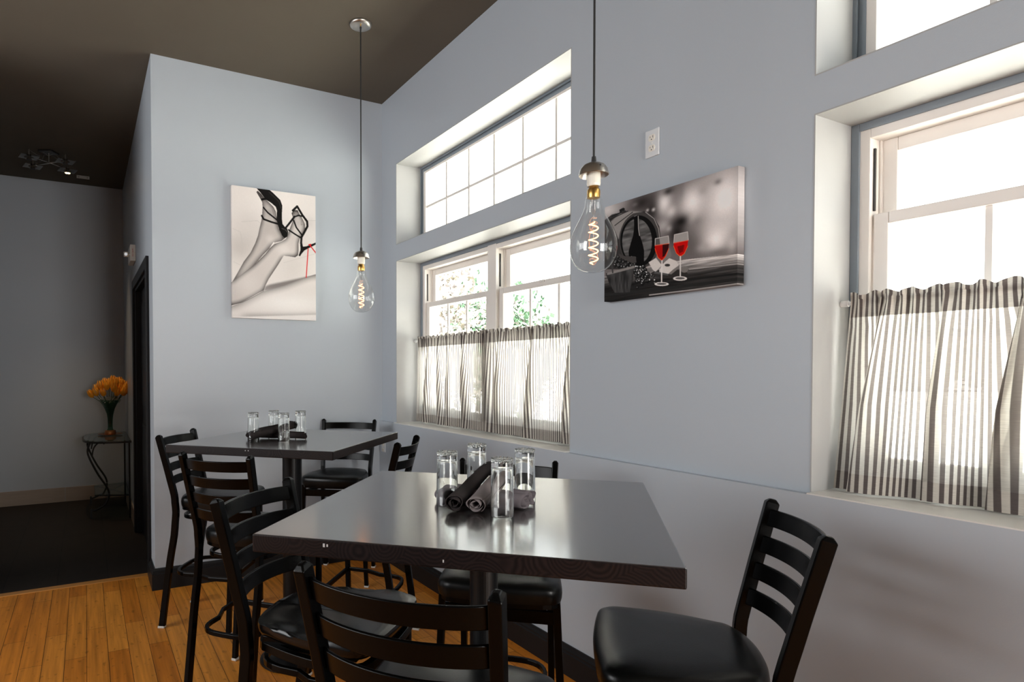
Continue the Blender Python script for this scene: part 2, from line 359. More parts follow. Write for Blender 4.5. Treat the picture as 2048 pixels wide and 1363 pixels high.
# window wall, upper part with the openings
bm = BM(); T = 2.30
ys = [YR, WIN[1][0], WIN[1][1], WIN[0][0], WIN[0][1], YB+.1]
for i in range(5):
    if i % 2 == 0: box(bm, XW, T, ys[i], ys[i+1], ZS, ZC)
    else:
        box(bm, XW, T, ys[i], ys[i+1], Z3, Z2); box(bm, XW, T, ys[i], ys[i+1], Z1, ZC)
box(bm, XL, T, YR, YB, 0, ZS)
struct('wall_right', bm, M['wall'], 'blue-grey window wall with a slightly thicker lower half')
# painted reveals (thin linings inside the openings)
XF = 2.165; k = 0
for (a, b) in WIN:
    for (z0, z1, sill) in ((ZS, Z3, True), (Z2, Z1, False)):
        bm = BM(); t = .004; e = .0008
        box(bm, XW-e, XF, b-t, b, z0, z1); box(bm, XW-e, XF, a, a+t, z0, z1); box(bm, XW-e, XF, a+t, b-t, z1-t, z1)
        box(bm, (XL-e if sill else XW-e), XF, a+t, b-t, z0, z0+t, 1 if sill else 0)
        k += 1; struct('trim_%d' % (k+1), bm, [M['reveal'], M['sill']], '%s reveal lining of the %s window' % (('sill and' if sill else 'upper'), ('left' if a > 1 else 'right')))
# baseboards with an ogee cap
def baseboard(name, pts, out, m=None, h=.135, label=None):
    bm = BM(); sec = [(0, 0), (.021, 0), (.021, h*.74), (.016, h*.78), (.016, h*.84), (.010, h*.9), (.007, h), (0, h)]
    P = [Vector(p) for p in pts]
    fr = []
    for i, p in enumerate(P):
        fr.append((p, Vector(out[i])))
    rings = [[bm.verts.new(p+o*a+Vector((0, 0, b))) for a, b in sec] for p, o in fr]
    for A, B in zip(rings, rings[1:]):
        for j in range(len(sec)): bm.faces.new([A[j], A[(j+1) % len(sec)], B[(j+1) % len(sec)], B[j]])
    bm.faces.new(rings[0]); bm.faces.new(rings[-1][::-1])
    return struct(name, bm, m or M['base'], label)
baseboard('baseboard_right', [(XL, YR, 0), (XL, YB, 0)], [(-1, 0, 0), (-1, -1, 0)], label='black baseboard under the windows')
baseboard('baseboard_back', [(XL, YB, 0), (XQ, YB, 0), (XQ, 4.445, 0)], [(-1, -1, 0), (-1, -1, 0), (-1, 0, 0)], label='black baseboard of the back wall wrapping its corner')
# beige tile baseboard in the hall, tile by tile as a pattern of one strip
bm = BM(); x = -1.4
for w in (.62, .60, .0, .62, .6):
    pass
edges = [-.85, -.80, -.205, .37]
for a, b in zip(edges, edges[1:]): box(bm, a+.0015, b-.0015, YF-.012, YF, 0, .15)
struct('baseboard_far', bm, M['tilebase'], 'beige wood-look tile baseboard of the far hall wall', bevel=.001)
bm = BM(); box(bm, XQ-.012, XQ, D1+.12, YF-.013, 0, .15); struct('baseboard_hall', bm, M['tilebase'], 'beige tile baseboard beside the glass table')
# door with casing
bm = BM()
box(bm, XQ+.045, XQ+.085, D0+.02, D1-.02, .004, DZ-.02)
dr = struct('door_1', bm, M['base'], 'black door in the hall side wall')
bm = BM(); c = .075; pr = .02
for a, b in ((D0-c, D0), (D1, D1+c)):
    box(bm, XQ-pr, XQ+.0, a, b, 0, DZ+c)
box(bm, XQ-pr, XQ, D0, D1, DZ, DZ+c)
box(bm, XQ-.001, XQ+.1, D0, D0+.02, 0, DZ); box(bm, XQ-.001, XQ+.1, D1-.02, D1, 0, DZ); box(bm, XQ-.001, XQ+.1, D0+.02, D1-.02, DZ-.02, DZ)
obj('door_casing', bm, M['base'], dr, bevel=.003)
bm = BM()
for z0, z1 in ((.2, .95), (1.1, 1.95)):
    for a, b in ((D0+.12, (D0+D1)/2-.06), ((D0+D1)/2+.06, D1-.12)): box(bm, XQ+.039, XQ+.046, a, b, z0, z1)
obj('door_panel', bm, M['base'], dr, bevel=.002)

# ------------------------------------------------------------------ windows
def window_lower(idx, a, b, side):
    bm = BM(); x0, x1 = XF-.003, XF+.012; w = .024
    z0, z1 = ZS+.004, Z3-.004; a += .004; b -= .004
    box(bm, x0, x1, a, a+w, z0, z1); box(bm, x0, x1, b-w, b, z0, z1); box(bm, x0, x1, a+w, b-w, z1-w, z1); box(bm, x0, x1, a+w, b-w, z0, z0+w)
    box(bm, x0+.004, x1, a+w, a+w+.006, z0, z1-w); 
    win = struct('window_%d' % idx, bm, M['casing'], '%s cafe-height double window, grey casing, white sashes' % side, bevel=.002)
    ym = (a+b)/2; mw = .043
    bm = BM(); fw_ = .030; xa, xb = XF+.004, XF+.125; A, B = a+w-.002, b-w+.002; zt = z1-w+.002; zb = z0+w-.002
    box(bm, xa, xb, A, A+fw_, zb, zt); box(bm, xa, xb, B-fw_, B, zb, zt); box(bm, xa, xb, A+fw_, B-fw_, zt-fw_, zt); box(bm, xa, xb, A+fw_, B-fw_, zb, zb+fw_)
    box(bm, xa-.008, xb, ym-mw, ym+mw, zb, zt-.0)
    for s in (A+fw_, B-fw_-.006, ym-mw-.006, ym+mw): box(bm, xa+.052, xa+.06, s, s+.006, zb+fw_, zt-fw_)
    obj('frame', bm, M['vinyl'], win, bevel=.002)
    for (p, q) in ((ym+mw+.006, B-fw_-.006), (A+fw_+.006, ym-mw-.006)):
        zmid = 1.858; st = .040
        # lower sash on the inner track
        bm = BM(); X0, X1 = xa+.012, xa+.044
        box(bm, X0, X1, p, p+st, zb+fw_, zmid+.018); box(bm, X0, X1, q-st, q, zb+fw_, zmid+.018)
        box(bm, X0, X1, p+st, q-st, zmid-.018, zmid+.018); box(bm, X0, X1, p+st, q-st, zb+fw_, zb+fw_+.05)
        sash = obj('lower_sash', bm, M['vinyl'], win, bevel=.003)
        bm = BM(); g0, g1 = p+st, q-st; zlo, zhi = zb+fw_+.05, zmid-.018
        for t in (1/3, 2/3): yy = g0+(g1-g0)*t; box(bm, X0+.012, X0+.022, yy-.008, yy+.008, zlo, zhi)
        zz = (zlo+zhi)/2; box(bm, X0+.0125, X0+.0215, g0, g1, zz-.008, zz+.008)
        obj('muntin_grid', bm, M['vinyl'], sash)
        bm = BM(); box(bm, X0+.015, X0+.019, g0-.005, g1+.005, zlo-.005, zhi+.005); obj('pane', bm, M['pane'], sash)
        bm = BM(); box(bm, X0-.006, X0, (p+q)/2-.02, (p+q)/2+.02, zmid+.006, zmid+.0175); obj('sash_lock', bm, M['vinyl'], sash)
        bm = BM(); X0, X1 = xa+.062, xa+.094
        box(bm, X0, X1, p, p+st, zmid-.016, zt-fw_); box(bm, X0, X1, q-st, q, zmid-.016, zt-fw_)
        box(bm, X0, X1, p+st, q-st, zt-fw_-.042, zt-fw_); box(bm, X0, X1, p+st, q-st, zmid-.016, zmid+.016)
        sash = obj('upper_sash', bm, M['vinyl'], win, bevel=.003)
        bm = BM(); box(bm, X0+.015, X0+.019, p+st-.005, q-st+.005, zmid+.011, zt-fw_-.037); obj('pane', bm, M['pane'], sash)
        bm = BM()
        for s in (q+.0005, p-.0055): box(bm, xa+.018, xa+.026, s, s+.005, zmid+.03, zt-fw_-.03)
        obj('balance_track', bm, M['dark'], win)
def window_transom(idx, a, b, side):
    bm = BM(); a += .004; b -= .004; z0, z1 = Z2+.004, Z1-.004; x0 = XF-.003
    for i, (w0, w1, xx) in enumerate(((0, .011, x0), (.011, .026, x0+.012), (.026, .036, x0+.005))):
        box(bm, xx, x0+.03, a+w0, a+w1, z0+w0, z1-w0); box(bm, xx, x0+.03, b-w1, b-w0, z0+w0, z1-w0)
        box(bm, xx, x0+.03, a+w1, b-w1, z1-w1, z1-w0); box(bm, xx, x0+.03, a+w1, b-w1, z0+w0, z0+w1)
    win = struct('window_%d' % idx, bm, M['casing'], '%s transom window of two rows of panes' % side)
    bm = BM(); w = .034; f = .030; xa, xb = XF+.004, XF+.07
    A, B, zb, zt = a+w, b-w, z0+w, z1-w
    box(bm, xa, xb, A, A+f, zb, zt); box(bm, xa, xb, B-f, B, zb, zt); box(bm, xa, xb, A+f, B-f, zt-f*.55, zt); box(bm, xa, xb, A+f, B-f, zb, zb+f)
    obj('frame', bm, M['vinyl'], win, bevel=.002)
    bm = BM(); g0, g1 = A+f, B-f; xm = xa+.008; zmid = 2.560
    for i in range(1, 6): yy = g0+(g1-g0)*i/6; box(bm, xm, xm+.012, yy-.008, yy+.008, zb+f, zt-f*.55)
    box(bm, xm+.0005, xm+.0115, g0, g1, zmid-.008, zmid+.008)
    obj('muntin_grid', bm, M['vinyl'], win)
    bm = BM(); box(bm, xm+.016, xm+.02, g0-.005, g1+.005, zb+f-.005, zt-f*.55+.005); obj('pane', bm, M['pane'], win)
window_lower(1, *WIN[0], 'left'); window_transom(2, *WIN[0], 'left')
window_lower(3, *WIN[1], 'right'); window_transom(4, *WIN[1], 'right')

# ------------------------------------------------------------------ cafe curtains and rods
XC, ZR = 2.118, 1.598
def curtain(label, y0, y1, folds, seed, period=.0225, full=1.45, zbot=1.026, flare=0):
    rnd = random.Random(seed); L_ = y1-y0
    root = thing('cafe_curtain', label, 'curtain', (XC, y0, ZR), 0, 'striped cafe curtains')
    ph = [rnd.uniform(0, 6.28) for _ in range(8)]
    NU = int(L_*460); 
    def pt(s, z):
        h = (ZR-z)/(ZR-zbot); hh = max(0, min(1, h))            # 0 at the rod, 1 at the hem
        y = s*L_; x = 0
        gath = .008*math.sin(s*L_*210+ph[0]+2*math.sin(s*31+ph[1]))*(1-min(1, hh*5)*.94)
        x += gath+.007*hh**.5*math.sin(s*L_*38+ph[2]+1.3*math.sin(s*9+ph[3])+hh*.5)+.008*hh*math.sin(s*L_*17+ph[4]-hh*.8)
        for (c, w, amp, dep, sl) in folds:
            cc = c+sl*(hh-.3); t = (s-cc)/w; e = math.exp(-t*t)
            g = min(1, .35+hh*1.2)
            y -= amp*t*e*2.33*g; x += dep*t*math.exp(-t*t/3)*1.2*g
        if z > ZR+.014: x += .006*math.sin(s*L_*170+ph[5]); z += .006*math.sin(s*L_*120+ph[6])
        x = max(-.034, min(.030, x))
        if z > ZR-.05: x = min(x, .005)
        if flare: x -= flare*hh*max(0, (s-.82)/.18)**1.5; y += .028*hh*max(0, (s-.6)/.4)
        return Vector((x-.0165, y, z-ZR))
    def sheet(name, zs, m, off=0):
        bm = BM(); uvl = bm.loops.layers.uv.new('UVMap'); G = []
        for z in zs:
            row = []
            for i in range(NU+1):
                s = i/NU; p = pt(s, z); p.x += off; row.append(bm.verts.new(p))
            G.append(row)
        for r in range(len(zs)-1):
            for i in range(NU):
                f = bm.faces.new([G[r][i], G[r][i+1], G[r+1][i+1], G[r+1][i]]); f.smooth = True
                for lp, (ii, zz) in zip(f.loops, ((i, zs[r]), (i+1, zs[r]), (i+1, zs[r+1]), (i, zs[r+1]))):
                    lp[uvl].uv = (ii/NU*L_*full, zz)
        return obj(name, bm, m, root, smooth=True, recalc=False)
    zt = [ZR+.027, ZR+.016, ZR+.008, ZR-.006, ZR-.02, ZR-.034, ZR-.046]
    sheet('header', zt, M['cloth2'])
    zz = [zt[-1]+(zbot+.055-zt[-1])*i/16 for i in range(17)]
    sheet('panel', zz, M['cloth'])
    sheet('hem', [zbot+.055, zbot+.036, zbot+.018, zbot], M['cloth2'])
    return root
curtain('striped cafe curtain on the corner half of the left window', 3.03, 3.89,
        [(.30, .035, .05, .02, -.05), (.52, .02, .03, .015, .0), (.66, .02, .035, .015, -.06), (.84, .02, .03, .015, .05)], 3)
curtain('striped cafe curtain on the near half of the left window', 2.182, 3.10,
        [(.16, .02, .03, .015, .05), (.48, .03, .045, .018, .04), (.80, .045, .06, .022, .0), (.93, .03, .05, .02, -.02)], 5)
curtain('striped cafe curtain filling the lower part of the right window', -.67, 1.066,
        [(.12, .02, .04, .02, 0), (.30, .02, .04, .02, .02), (.52, .02, .04, .02, 0), (.66, .02, .035, .02, .01), (.735, .016, .05, .022, -.015), (.775, .014, .045, .02, .012), (.865, .013, .03, .016, .004), (.955, .018, .03, .018, .015)], 11, zbot=1.022, flare=.055)
for (a, b), s in zip(WIN, ('left', 'right')):
    bm = BM(); tube(bm, [(XC, a+.0045, ZR), (XC, b-.0045, ZR)], .0062, 12)
    r_ = obj('curtain_rod', bm, M['rod'], smooth=True); tag(r_, 'white tension rod across the %s window' % s, 'curtain rod')
    for y, d in ((a+.0045, 1), (b-.0045, -1)):
        bm = BM(); tube(bm, [(XC, y, ZR), (XC, y+d*.022, ZR)], .0098, 16); obj('rod_end_cap', bm, M['rod'], r_, smooth=False, bevel=.001)

# added frames dressing the two unseen fill lights as windows
def fill_frame(idx, w, h, loc, rotz, nx_, nz_, lab):
    bm = BM(); f = .07
    box(bm, -w/2-f, -w/2, -.05, .03, -h/2-f, h/2+f); box(bm, w/2, w/2+f, -.05, .03, -h/2-f, h/2+f); box(bm, -w/2, w/2, -.05, .03, h/2, h/2+f); box(bm, -w/2, w/2, -.05, .03, -h/2-f, -h/2)
    for i in range(1, nx_): box(bm, -w/2+w*i/nx_-.02, -w/2+w*i/nx_+.02, .01, .03, -h/2, h/2)
    for i in range(1, nz_): box(bm, -w/2, w/2, .011, .029, -h/2+h*i/nz_-.015, -h/2+h*i/nz_+.015)
    o = struct('window_%d' % idx, bm, M['vinyl'], lab); o.location = loc; o.rotation_euler = (0, 0, rotz)
fill_frame(5, 1.3, 1.9, (1.25, YR+.051, 1.42), 0, 2, 2, 'added window frame around the fill light behind the viewpoint')
fill_frame(6, 3.2, 1.7, (XR+.051, 2.3, 2.15), R(-90), 4, 2, 'added window frame around the fill light at the left wall, out of view')

# ------------------------------------------------------------------ tables
def dining_table(name, label, c, ang, A, B, colr):
    t = thing(name, label, 'table', (c[0], c[1], 0), ang)
    zt, th = 1.067, .036
    bm = BM(); v = box(bm, -A/2, A/2, -B/2, B/2, zt-th, zt)
    for f in bm.faces: f.material_index = 0 if abs(f.calc_center_median().z-zt) < 1e-4 else 1
    obj('tabletop', bm, [M['top'], M['edge']], t, bevel=.003, recalc=False)
    bm = BM(); lathe(bm, [(0, .028), (colr, .028), (colr, zt-th-.012), (0, zt-th-.012)], 40); obj('column', bm, M['colmetal'], t, smooth=False)
    bm = BM(); lathe(bm, [(0, 0), (.152, 0), (.157, .006), (.155, .014), (.125, .022), (colr+.03, .032), (colr+.012, .045), (colr+.001, .05)], 56); obj('base', bm, M['colmetal'], t, smooth=True)
    bm = BM()
    for k in range(2):
        w = .022
        if k: box(bm, -w, w, -.24, .24, zt-th-.0125, zt-th-.0005)
        else: box(bm, -.24, .24, -w, w, zt-th-.012, zt-th-.001)
    obj('mounting_bracket', bm, M['colmetal'], t, bevel=.002)
    return t
T1 = dining_table('dining_table', 'square espresso wood high table nearest the viewer', (.8555, 1.2459), -.76, .799, .804, .034)
T2 = dining_table('dining_table', 'square espresso wood high table by the back wall', (.8715, 2.8848), -.7903, .799, .804, .046)
# pale chips knocked out of the edges
def chips(t, lst):
    for u, z, w, h in lst:
        bm = BM(); box(bm, u-w/2, u+w/2, -.4022, -.4016, z-h/2, z+h/2); obj('edge_chip', bm, M['chip'], t)
chips(T1, [(-.245, 1.056, .004, .007), (-.238, 1.056, .003, .005), (-.01, 1.045, .0025, .005)])
chips(T2, [(-.0, 1.056, .004, .004), (.014, 1.056, .004, .004)])

# ------------------------------------------------------------------ bar chairs
def leg_y(z):
    P = [(0, 0), (.358, .047), (.505, .072), (.629, .082), (.721, .074), (.876, .037), (1.046, -.006)]
    for (a, ya), (b, yb) in zip(P, P[1:]):
        if z <= b: return ya+(yb-ya)*(z-a)/(b-a)
    return P[-1][1]
def leg_x(z):
    P = [(0, .172), (.6, .166), (.72, .167), (1.046, .1825)]
    for (a, ya), (b, yb) in zip(P, P[1:]):
        if z <= b: return ya+(yb-ya)*(z-a)/(b-a)
    return P[-1][1]
def seat_outline(wf, wr, y0, y1, n=14, rf=.05, bow=.03):
    pts = []
    for i in range(n+1):                       # front edge, slightly bowed
        t = -1+2*i/n; pts.append((t*(wf-rf), y1-.012*t*t))
    for i in range(1, 7):
        a = math.pi/2*(1-i/6); pts.append((wf-rf+rf*math.cos(a), y1-.012-rf+rf*math.sin(a)))
    for i in range(1, n):
        t = i/n; pts.append((wf+(wr-wf)*t+bow*math.sin(math.pi*t)*.5, (y1-.012-rf)+(y0+.06-(y1-.012-rf))*t))
    for i in range(0, 2*n+1):
        a = math.pi*i/(2*n); pts.append((wr*math.cos(a), y0+.06-.06*math.sin(a)))
    for i in range(n-1, 0, -1):
        t = i/n; pts.append((-(wf+(wr-wf)*t+bow*math.sin(math.pi*t)*.5), (y1-.012-rf)+(y0+.06-(y1-.012-rf))*t))
    for i in range(6, 0, -1):
        a = math.pi/2*(1-i/6); pts.append((-(wf-rf+rf*math.cos(a)), y1-.012-rf+rf*math.sin(a)))
    return pts
def pad(bm, outline, cy, rings):
    """rings: list of (inset scale, z or function)"""
    prev = None; n = len(outline)
    for k, z in rings:
        cur = [bm.verts.new((x*k, cy+(y-cy)*k, z(x*k, cy+(y-cy)*k) if callable(z) else z)) for x, y in outline]
        if prev:
            for i in range(n): bm.faces.new([prev[i], prev[(i+1) % n], cur[(i+1) % n], cur[i]])
        else: bm.faces.new(cur[::-1])
        prev = cur
    bm.faces.new(prev)
CHAIR_GROUP = 'black ladder-back bar chairs'
def make_chair(saddle=False):
    t = thing('bar_chair', '', 'chair', (0, 0, 0), 0, CHAIR_GROUP)
    out = seat_outline(.205, .158, .066, .462)
    bm = BM(); cy = .27
    if saddle:
        def dish(k): return lambda x, y: .712+.012*math.cos(x*16)*0-.016*math.exp(-((abs(x)-.085)/.07)**2-((y-.22)/.12)**2)+.004*math.sin(y*40)*(k > .9)
        pad(bm, out, cy, [(.90, .672), (.96, .676), (.99, .688), (1.0, .698), (.995, .707), (.97, dish(.97)), (.9, dish(.9)), (.8, dish(.8)), (.65, dish(.6)), (.5, dish(.5)), (.3, dish(.3)), (.1, dish(.1))])
        obj('seat', bm, M['saddle'], t, smooth=True)
    else:
        pad(bm, out, cy, [(.93, .648), (.985, .652), (1.0, .664), (1.005, .680), (.995, .694), (.97, .704), (.92, .7105), (.82, .716), (.65, .720), (.4, .722), (.12, .7225)])
        obj('seat', bm, M['seat'], t, smooth=True)
    bm = BM(); fr = [(x*.93, cy+(y-cy)*.93) for x, y in out]
    sweep(bm, [(x, y, .6475) for x, y in fr][::2], .02, .024, closed=True)
    if saddle: box(bm, -.15, .15, .12, .4, .648, .676)
    obj('seat_frame', bm, M['black'], t, bevel=.002)
    sw, sd = .024, .033
    for s in (-1, 1):
        zs = [0.006, .12, .24, .358, .43, .505, .57, .629, .68, .721, .80, .876, .96, 1.034]
        pts = smooth_path([(s*leg_x(z), leg_y(z), z) for z in zs], 2)
        bm = BM(); rg = sweep(bm, pts, sd, sw, up=(1, 0, 0))
        p = pts[-1]; d = (Vector(pts[-1])-Vector(pts[-2])).normalized()      # pyramid cap
        bmesh.ops.delete(bm, geom=[f for f in bm.faces if set(f.verts) == set(rg[-1])], context='FACES_ONLY')
        cap = [bm.verts.new(Vector(p)+d*.010+(v.co-Vector(p))*.45) for v in rg[-1]]
        for i in range(4): bm.faces.new([rg[-1][i], rg[-1][(i+1) % 4], cap[(i+1) % 4], cap[i]])
        bm.faces.new(cap)
        lg = obj('rear_leg', bm, M['black'], t, bevel=.003)
        bm = BM(); x, y = s*leg_x(0), leg_y(0); box(bm, x-.0135, x+.0135, y-.018, y+.018, 0, .012); obj('foot_glide', bm, M['glide'], lg, bevel=.002)
        bm = BM(); f0, f1 = (s*.218, .398), (s*.188, .408)
        sweep(bm, [(f0[0], f0[1], .006), (f1[0], f1[1], .65)], .025, .025, up=(1, 0, 0))
        lg = obj('front_leg', bm, M['black'], t, bevel=.003)
        bm = BM(); box(bm, f0[0]-.014, f0[0]+.014, f0[1]-.014, f0[1]+.014, 0, .012); obj('foot_glide', bm, M['glide'], lg, bevel=.002)
    for k in range(4):
        zt = 1.018-.071*k; zm = zt-.022; x0 = leg_x(zm)-.010; y0 = leg_y(zm); n = 18
        pts = []
        for i in range(n+1):
            u = -1+2*i/n; pts.append((u*x0, y0-.046*(1-u*u)**.85, zm))
        dz = leg_y(zt)-leg_y(zt-.044)
        bm = BM(); A = []; tk = .0045
        for i, pq in enumerate(pts):
            nrm = Vector((pq[0]*.55, -1, 0)).normalized()*tk
            c0 = Vector(pq)
            A.append([bm.verts.new(c0+Vector((0, -dz/2*sg, -.022*sg))+nrm*q) for sg, q in ((1, -1), (1, 1), (-1, 1), (-1, -1))])
        for a, b in zip(A, A[1:]):
            for j in range(4): bm.faces.new([a[j], a[(j+1) % 4], b[(j+1) % 4], b[j]])
        bm.faces.new(A[0]); bm.faces.new(A[-1])
        obj('slat', bm, M['black'], t, smooth=True, bevel=.0025)
    def ring(name, z, fh, tk, xf, yf, xr, yr):
        pts = [(-xf, yf, z)]
        pts += [(-xf+(xf-xr)*.15, yf-.12, z)]
        n = 16; ry = .15
        for i in range(n+1):
            a = math.pi+math.pi*i/n
            ca, sa = math.cos(a), math.sin(a)
            e = .62
            pts.append((math.copysign(abs(ca)**e, ca)*xr, yr+ry+math.copysign(abs(sa)**e, sa)*ry, z))
        pts += [(xf-(xf-xr)*.15, yf-.12, z), (xf, yf, z)]
        bm = BM(); sweep(bm, pts, tk, .020); obj(name, bm, M['black'], t, bevel=.003)
        bm = BM(); box(bm, -xf, xf, yf-tk/2, yf+tk/2, z-fh/2, z+fh/2); obj('front_rail' if z > .5 else 'foot_rail', bm, M['black'], t, bevel=.003)
    ring('upper_ring', .598, .044, .014, .190, .406, .158, .088)
    ring('footrest_ring', .285, .024, .016, .205, .402, .150, .045)
    return t
chairA = make_chair(); chairS = make_chair(True)
def place(first, used, x, y, f, sx, label, sy=1, sz=1):
    o = first if not used else copy_tree(first)
    o.location = (x, y, 0); o.rotation_euler = (0, 0, math.atan2(-f[0], f[1])); o.scale = (sx, sy, sz); o['label'] = label
    return o
place(chairA, False, .456, 3.72, (.823, -.568), 1.07, 'black ladder-back bar chair at the far table standing nearest the hall opening')
place(chairA, True, .466, 2.600, (.757, .653), .93, 'black ladder-back bar chair tucked under the far table, its back to the viewer', .955, 1.0077)
place(chairS, False, .446, 1.84, (.663, -.749), .985, 'black ladder-back bar chair with glossy wooden saddle seat left of the near table')
place(chairA, True, .461, .94, (.785, .62), 1.0, 'black ladder-back bar chair closest to the viewer, tucked under the near table')
place(chairA, True, 1.50, .876, (-.733, .68), 1.06, 'black ladder-back bar chair with vinyl seat pulled out right of the near table')
place(chairA, True, 1.645, 4.07, (-.606, -.795), 1.015, 'black ladder-back bar chair in the back corner behind the far table')
place(chairA, True, 1.44, 2.78, (-.728, .686), .965, 'black ladder-back bar chair right of the far table, under the left window')
place(chairA, True, 1.45, 1.946, (-.656, -.755), .98, 'black ladder-back bar chair behind the near table, its back to the window wall')

# ------------------------------------------------------------------ tumblers (upside down) and napkins
def make_tumbler():
    bm = BM(); h = .134; ro, ri = .0262, .0249
    prof = [(ri, 0.0008), (ri+.0002, .0002), ((ri+ro)/2, 0), (ro-.0002, .0002), (ro, .0008), (ro-.0008, .06), (.0243, .118), (.0243, .1235), (.0225, .1262), (.012, .1268), (0, .127),]
    inner = [(0, .1085), (.019, .1085), (.0222, .1065), (.0230, .100), (.0244, .03), (ri, .0008)]
    lathe(bm, prof[:], 40); lathe(bm, inner, 40)
    bmesh.ops.remove_doubles(bm, verts=bm.verts, dist=1e-6)
    # ring of glass beads under the foot
    for rr, n in ((.0215, 16), (.0145, 10), (.007, 5)):
        for i in range(n):
            a = 2*math.pi*i/n; c = (rr*math.cos(a), rr*math.sin(a), .1262)
            bmesh.ops.create_icosphere(bm, subdivisions=2, radius=.0042 if rr > .02 else .0037, matrix=Matrix.Translation(c))
    o = obj('tumbler', bm, M['tumbler'], smooth=True)
    return o
tum = make_tumbler(); first = True
for (x, y, lab) in [(.768, 1.274, 'upturned glass tumbler on the near table, leftmost of its four'), (.915, 1.366, 'upturned glass tumbler on the near table standing farthest back behind the napkin rolls'),
                    (.818, 1.120, 'upturned glass tumbler on the near table standing closest in front of the napkin rolls'), (.961, 1.222, 'upturned glass tumbler on the near table, rightmost of its four'),
                    (.681, 2.858, 'upturned glass tumbler on the far table, leftmost of its four'), (.800, 2.945, 'upturned glass tumbler on the far table standing directly behind the dark napkins'),
                    (.796, 2.760, 'upturned glass tumbler on the far table standing in front of the dark napkins'), (.908, 2.865, 'upturned glass tumbler on the far table, rightmost of its four')]:
    o = tum if first else tum.copy()
    if not first: COL.objects.link(o)
    first = False; o.location = (x, y, 1.067); o.rotation_euler = (0, 0, random.uniform(0, 6)); tag(o, lab, 'glass', 'upturned glass tumblers')
def napkin(label, p0, p1, m, r=.021, seed=0, flat=.82, taper=1.0, spin=0.):
    """rolled napkin: spiral section swept along p0->p1 with a loose diagonal outer flap"""
    rnd = random.Random(seed); p0, p1 = Vector(p0), Vector(p1); ax = p1-p0; Ln = ax.length; ax.normalize()
    side = ax.cross(Vector((0, 0, 1))).normalized(); up = side.cross(ax).normalized()
    bm = BM(); turns = 3.1; n = 66; rows = 16; G = []
    for j in range(rows+1):
        t = j/rows; row = []
        wob = 1+.05*math.sin(t*7+seed)+.03*math.sin(t*17+seed*2)
        cut = 0.10*(.5+.5*math.sin(t*3.1+seed))
        for i in range(n+1):
            s = i/n; a = s*turns*2*math.pi+spin+seed+.25*t
            rr = r*(.30+.70*s)*wob*(1+(taper-1)*t)
            rr *= 1+.05*math.sin(3*a+5*t)
            q = p0+ax*(t*Ln+.006*math.sin(a*1.5+seed)*(1 if j in (0, rows) else .3))+side*(rr*math.cos(a))+up*(rr*math.sin(a)*flat)
            row.append(bm.verts.new(q))
        G.append(row)
    for j in range(rows):
        for i in range(n): bm.faces.new([G[j][i], G[j][i+1], G[j+1][i+1], G[j+1][i]])
    # diagonal flap edge on the outside
    fl = []
    for j in range(rows+1):
        t = j/rows; a0 = turns*2*math.pi+spin+seed+.25*t; w = 1.5*max(0, 1-t*1.15)+.12
        rowf = []
        for i in range(7):
            a = a0+w*i/6; rr = r*1.07*(1+(taper-1)*t)*(1+.05*math.sin(t*7+seed)); rowf.append(bm.verts.new(p0+ax*(t*Ln)+side*(rr*math.cos(a))+up*(rr*math.sin(a)*flat)))
        fl.append(rowf)
    for j in range(rows):
        for i in range(6): bm.faces.new([fl[j][i], fl[j][i+1], fl[j+1][i+1], fl[j+1][i]])
    o = obj('napkin_roll', bm, m, smooth=True, recalc=False)
    sd = o.modifiers.new('cloth', 'SOLIDIFY'); sd.thickness = .0012
    return tag(o, label, 'napkin', 'rolled cloth napkins')
zt = 1.067
napkin('mauve-grey rolled napkin lying underneath on the near table, farther of the lower two', (.812, 1.352, zt+.0195), (.940, 1.170, zt+.0195), M['nap_grey'], .0205, 1, spin=2)
napkin('mauve-grey rolled napkin lying underneath on the near table, closer of the lower two', (.778, 1.326, zt+.0195), (.900, 1.142, zt+.0195), M['nap_grey'], .0205, 2, spin=1)
napkin('black-brown rolled napkin propped across the top on the near table', (.742, 1.200, zt+.021), (.952, 1.365, zt+.066), M['nap_dark'], .0205, 3, taper=.85)
napkin('taupe rolled napkin propped across the top beside the black-brown one', (.775, 1.163, zt+.021), (.985, 1.330, zt+.066), M['nap_taupe'], .0215, 4, spin=.7, taper=.9)
napkin('dark rolled napkin lying underneath on the far table, its open end facing right', (.735, 2.93, zt+.0195), (.905, 2.79, zt+.0195), M['nap_dark'], .0205, 5, spin=1.5)
napkin('dark rolled napkin propped on top on the far table, the farther of the crossed pair', (.668, 2.905, zt+.021), (.895, 2.975, zt+.062), M['nap_dark'], .0205, 6)
napkin('dark rolled napkin propped on top on the far table, the closer of the crossed pair', (.660, 2.838, zt+.021), (.890, 2.902, zt+.060), M['nap_dark'], .0205, 7, spin=.5)

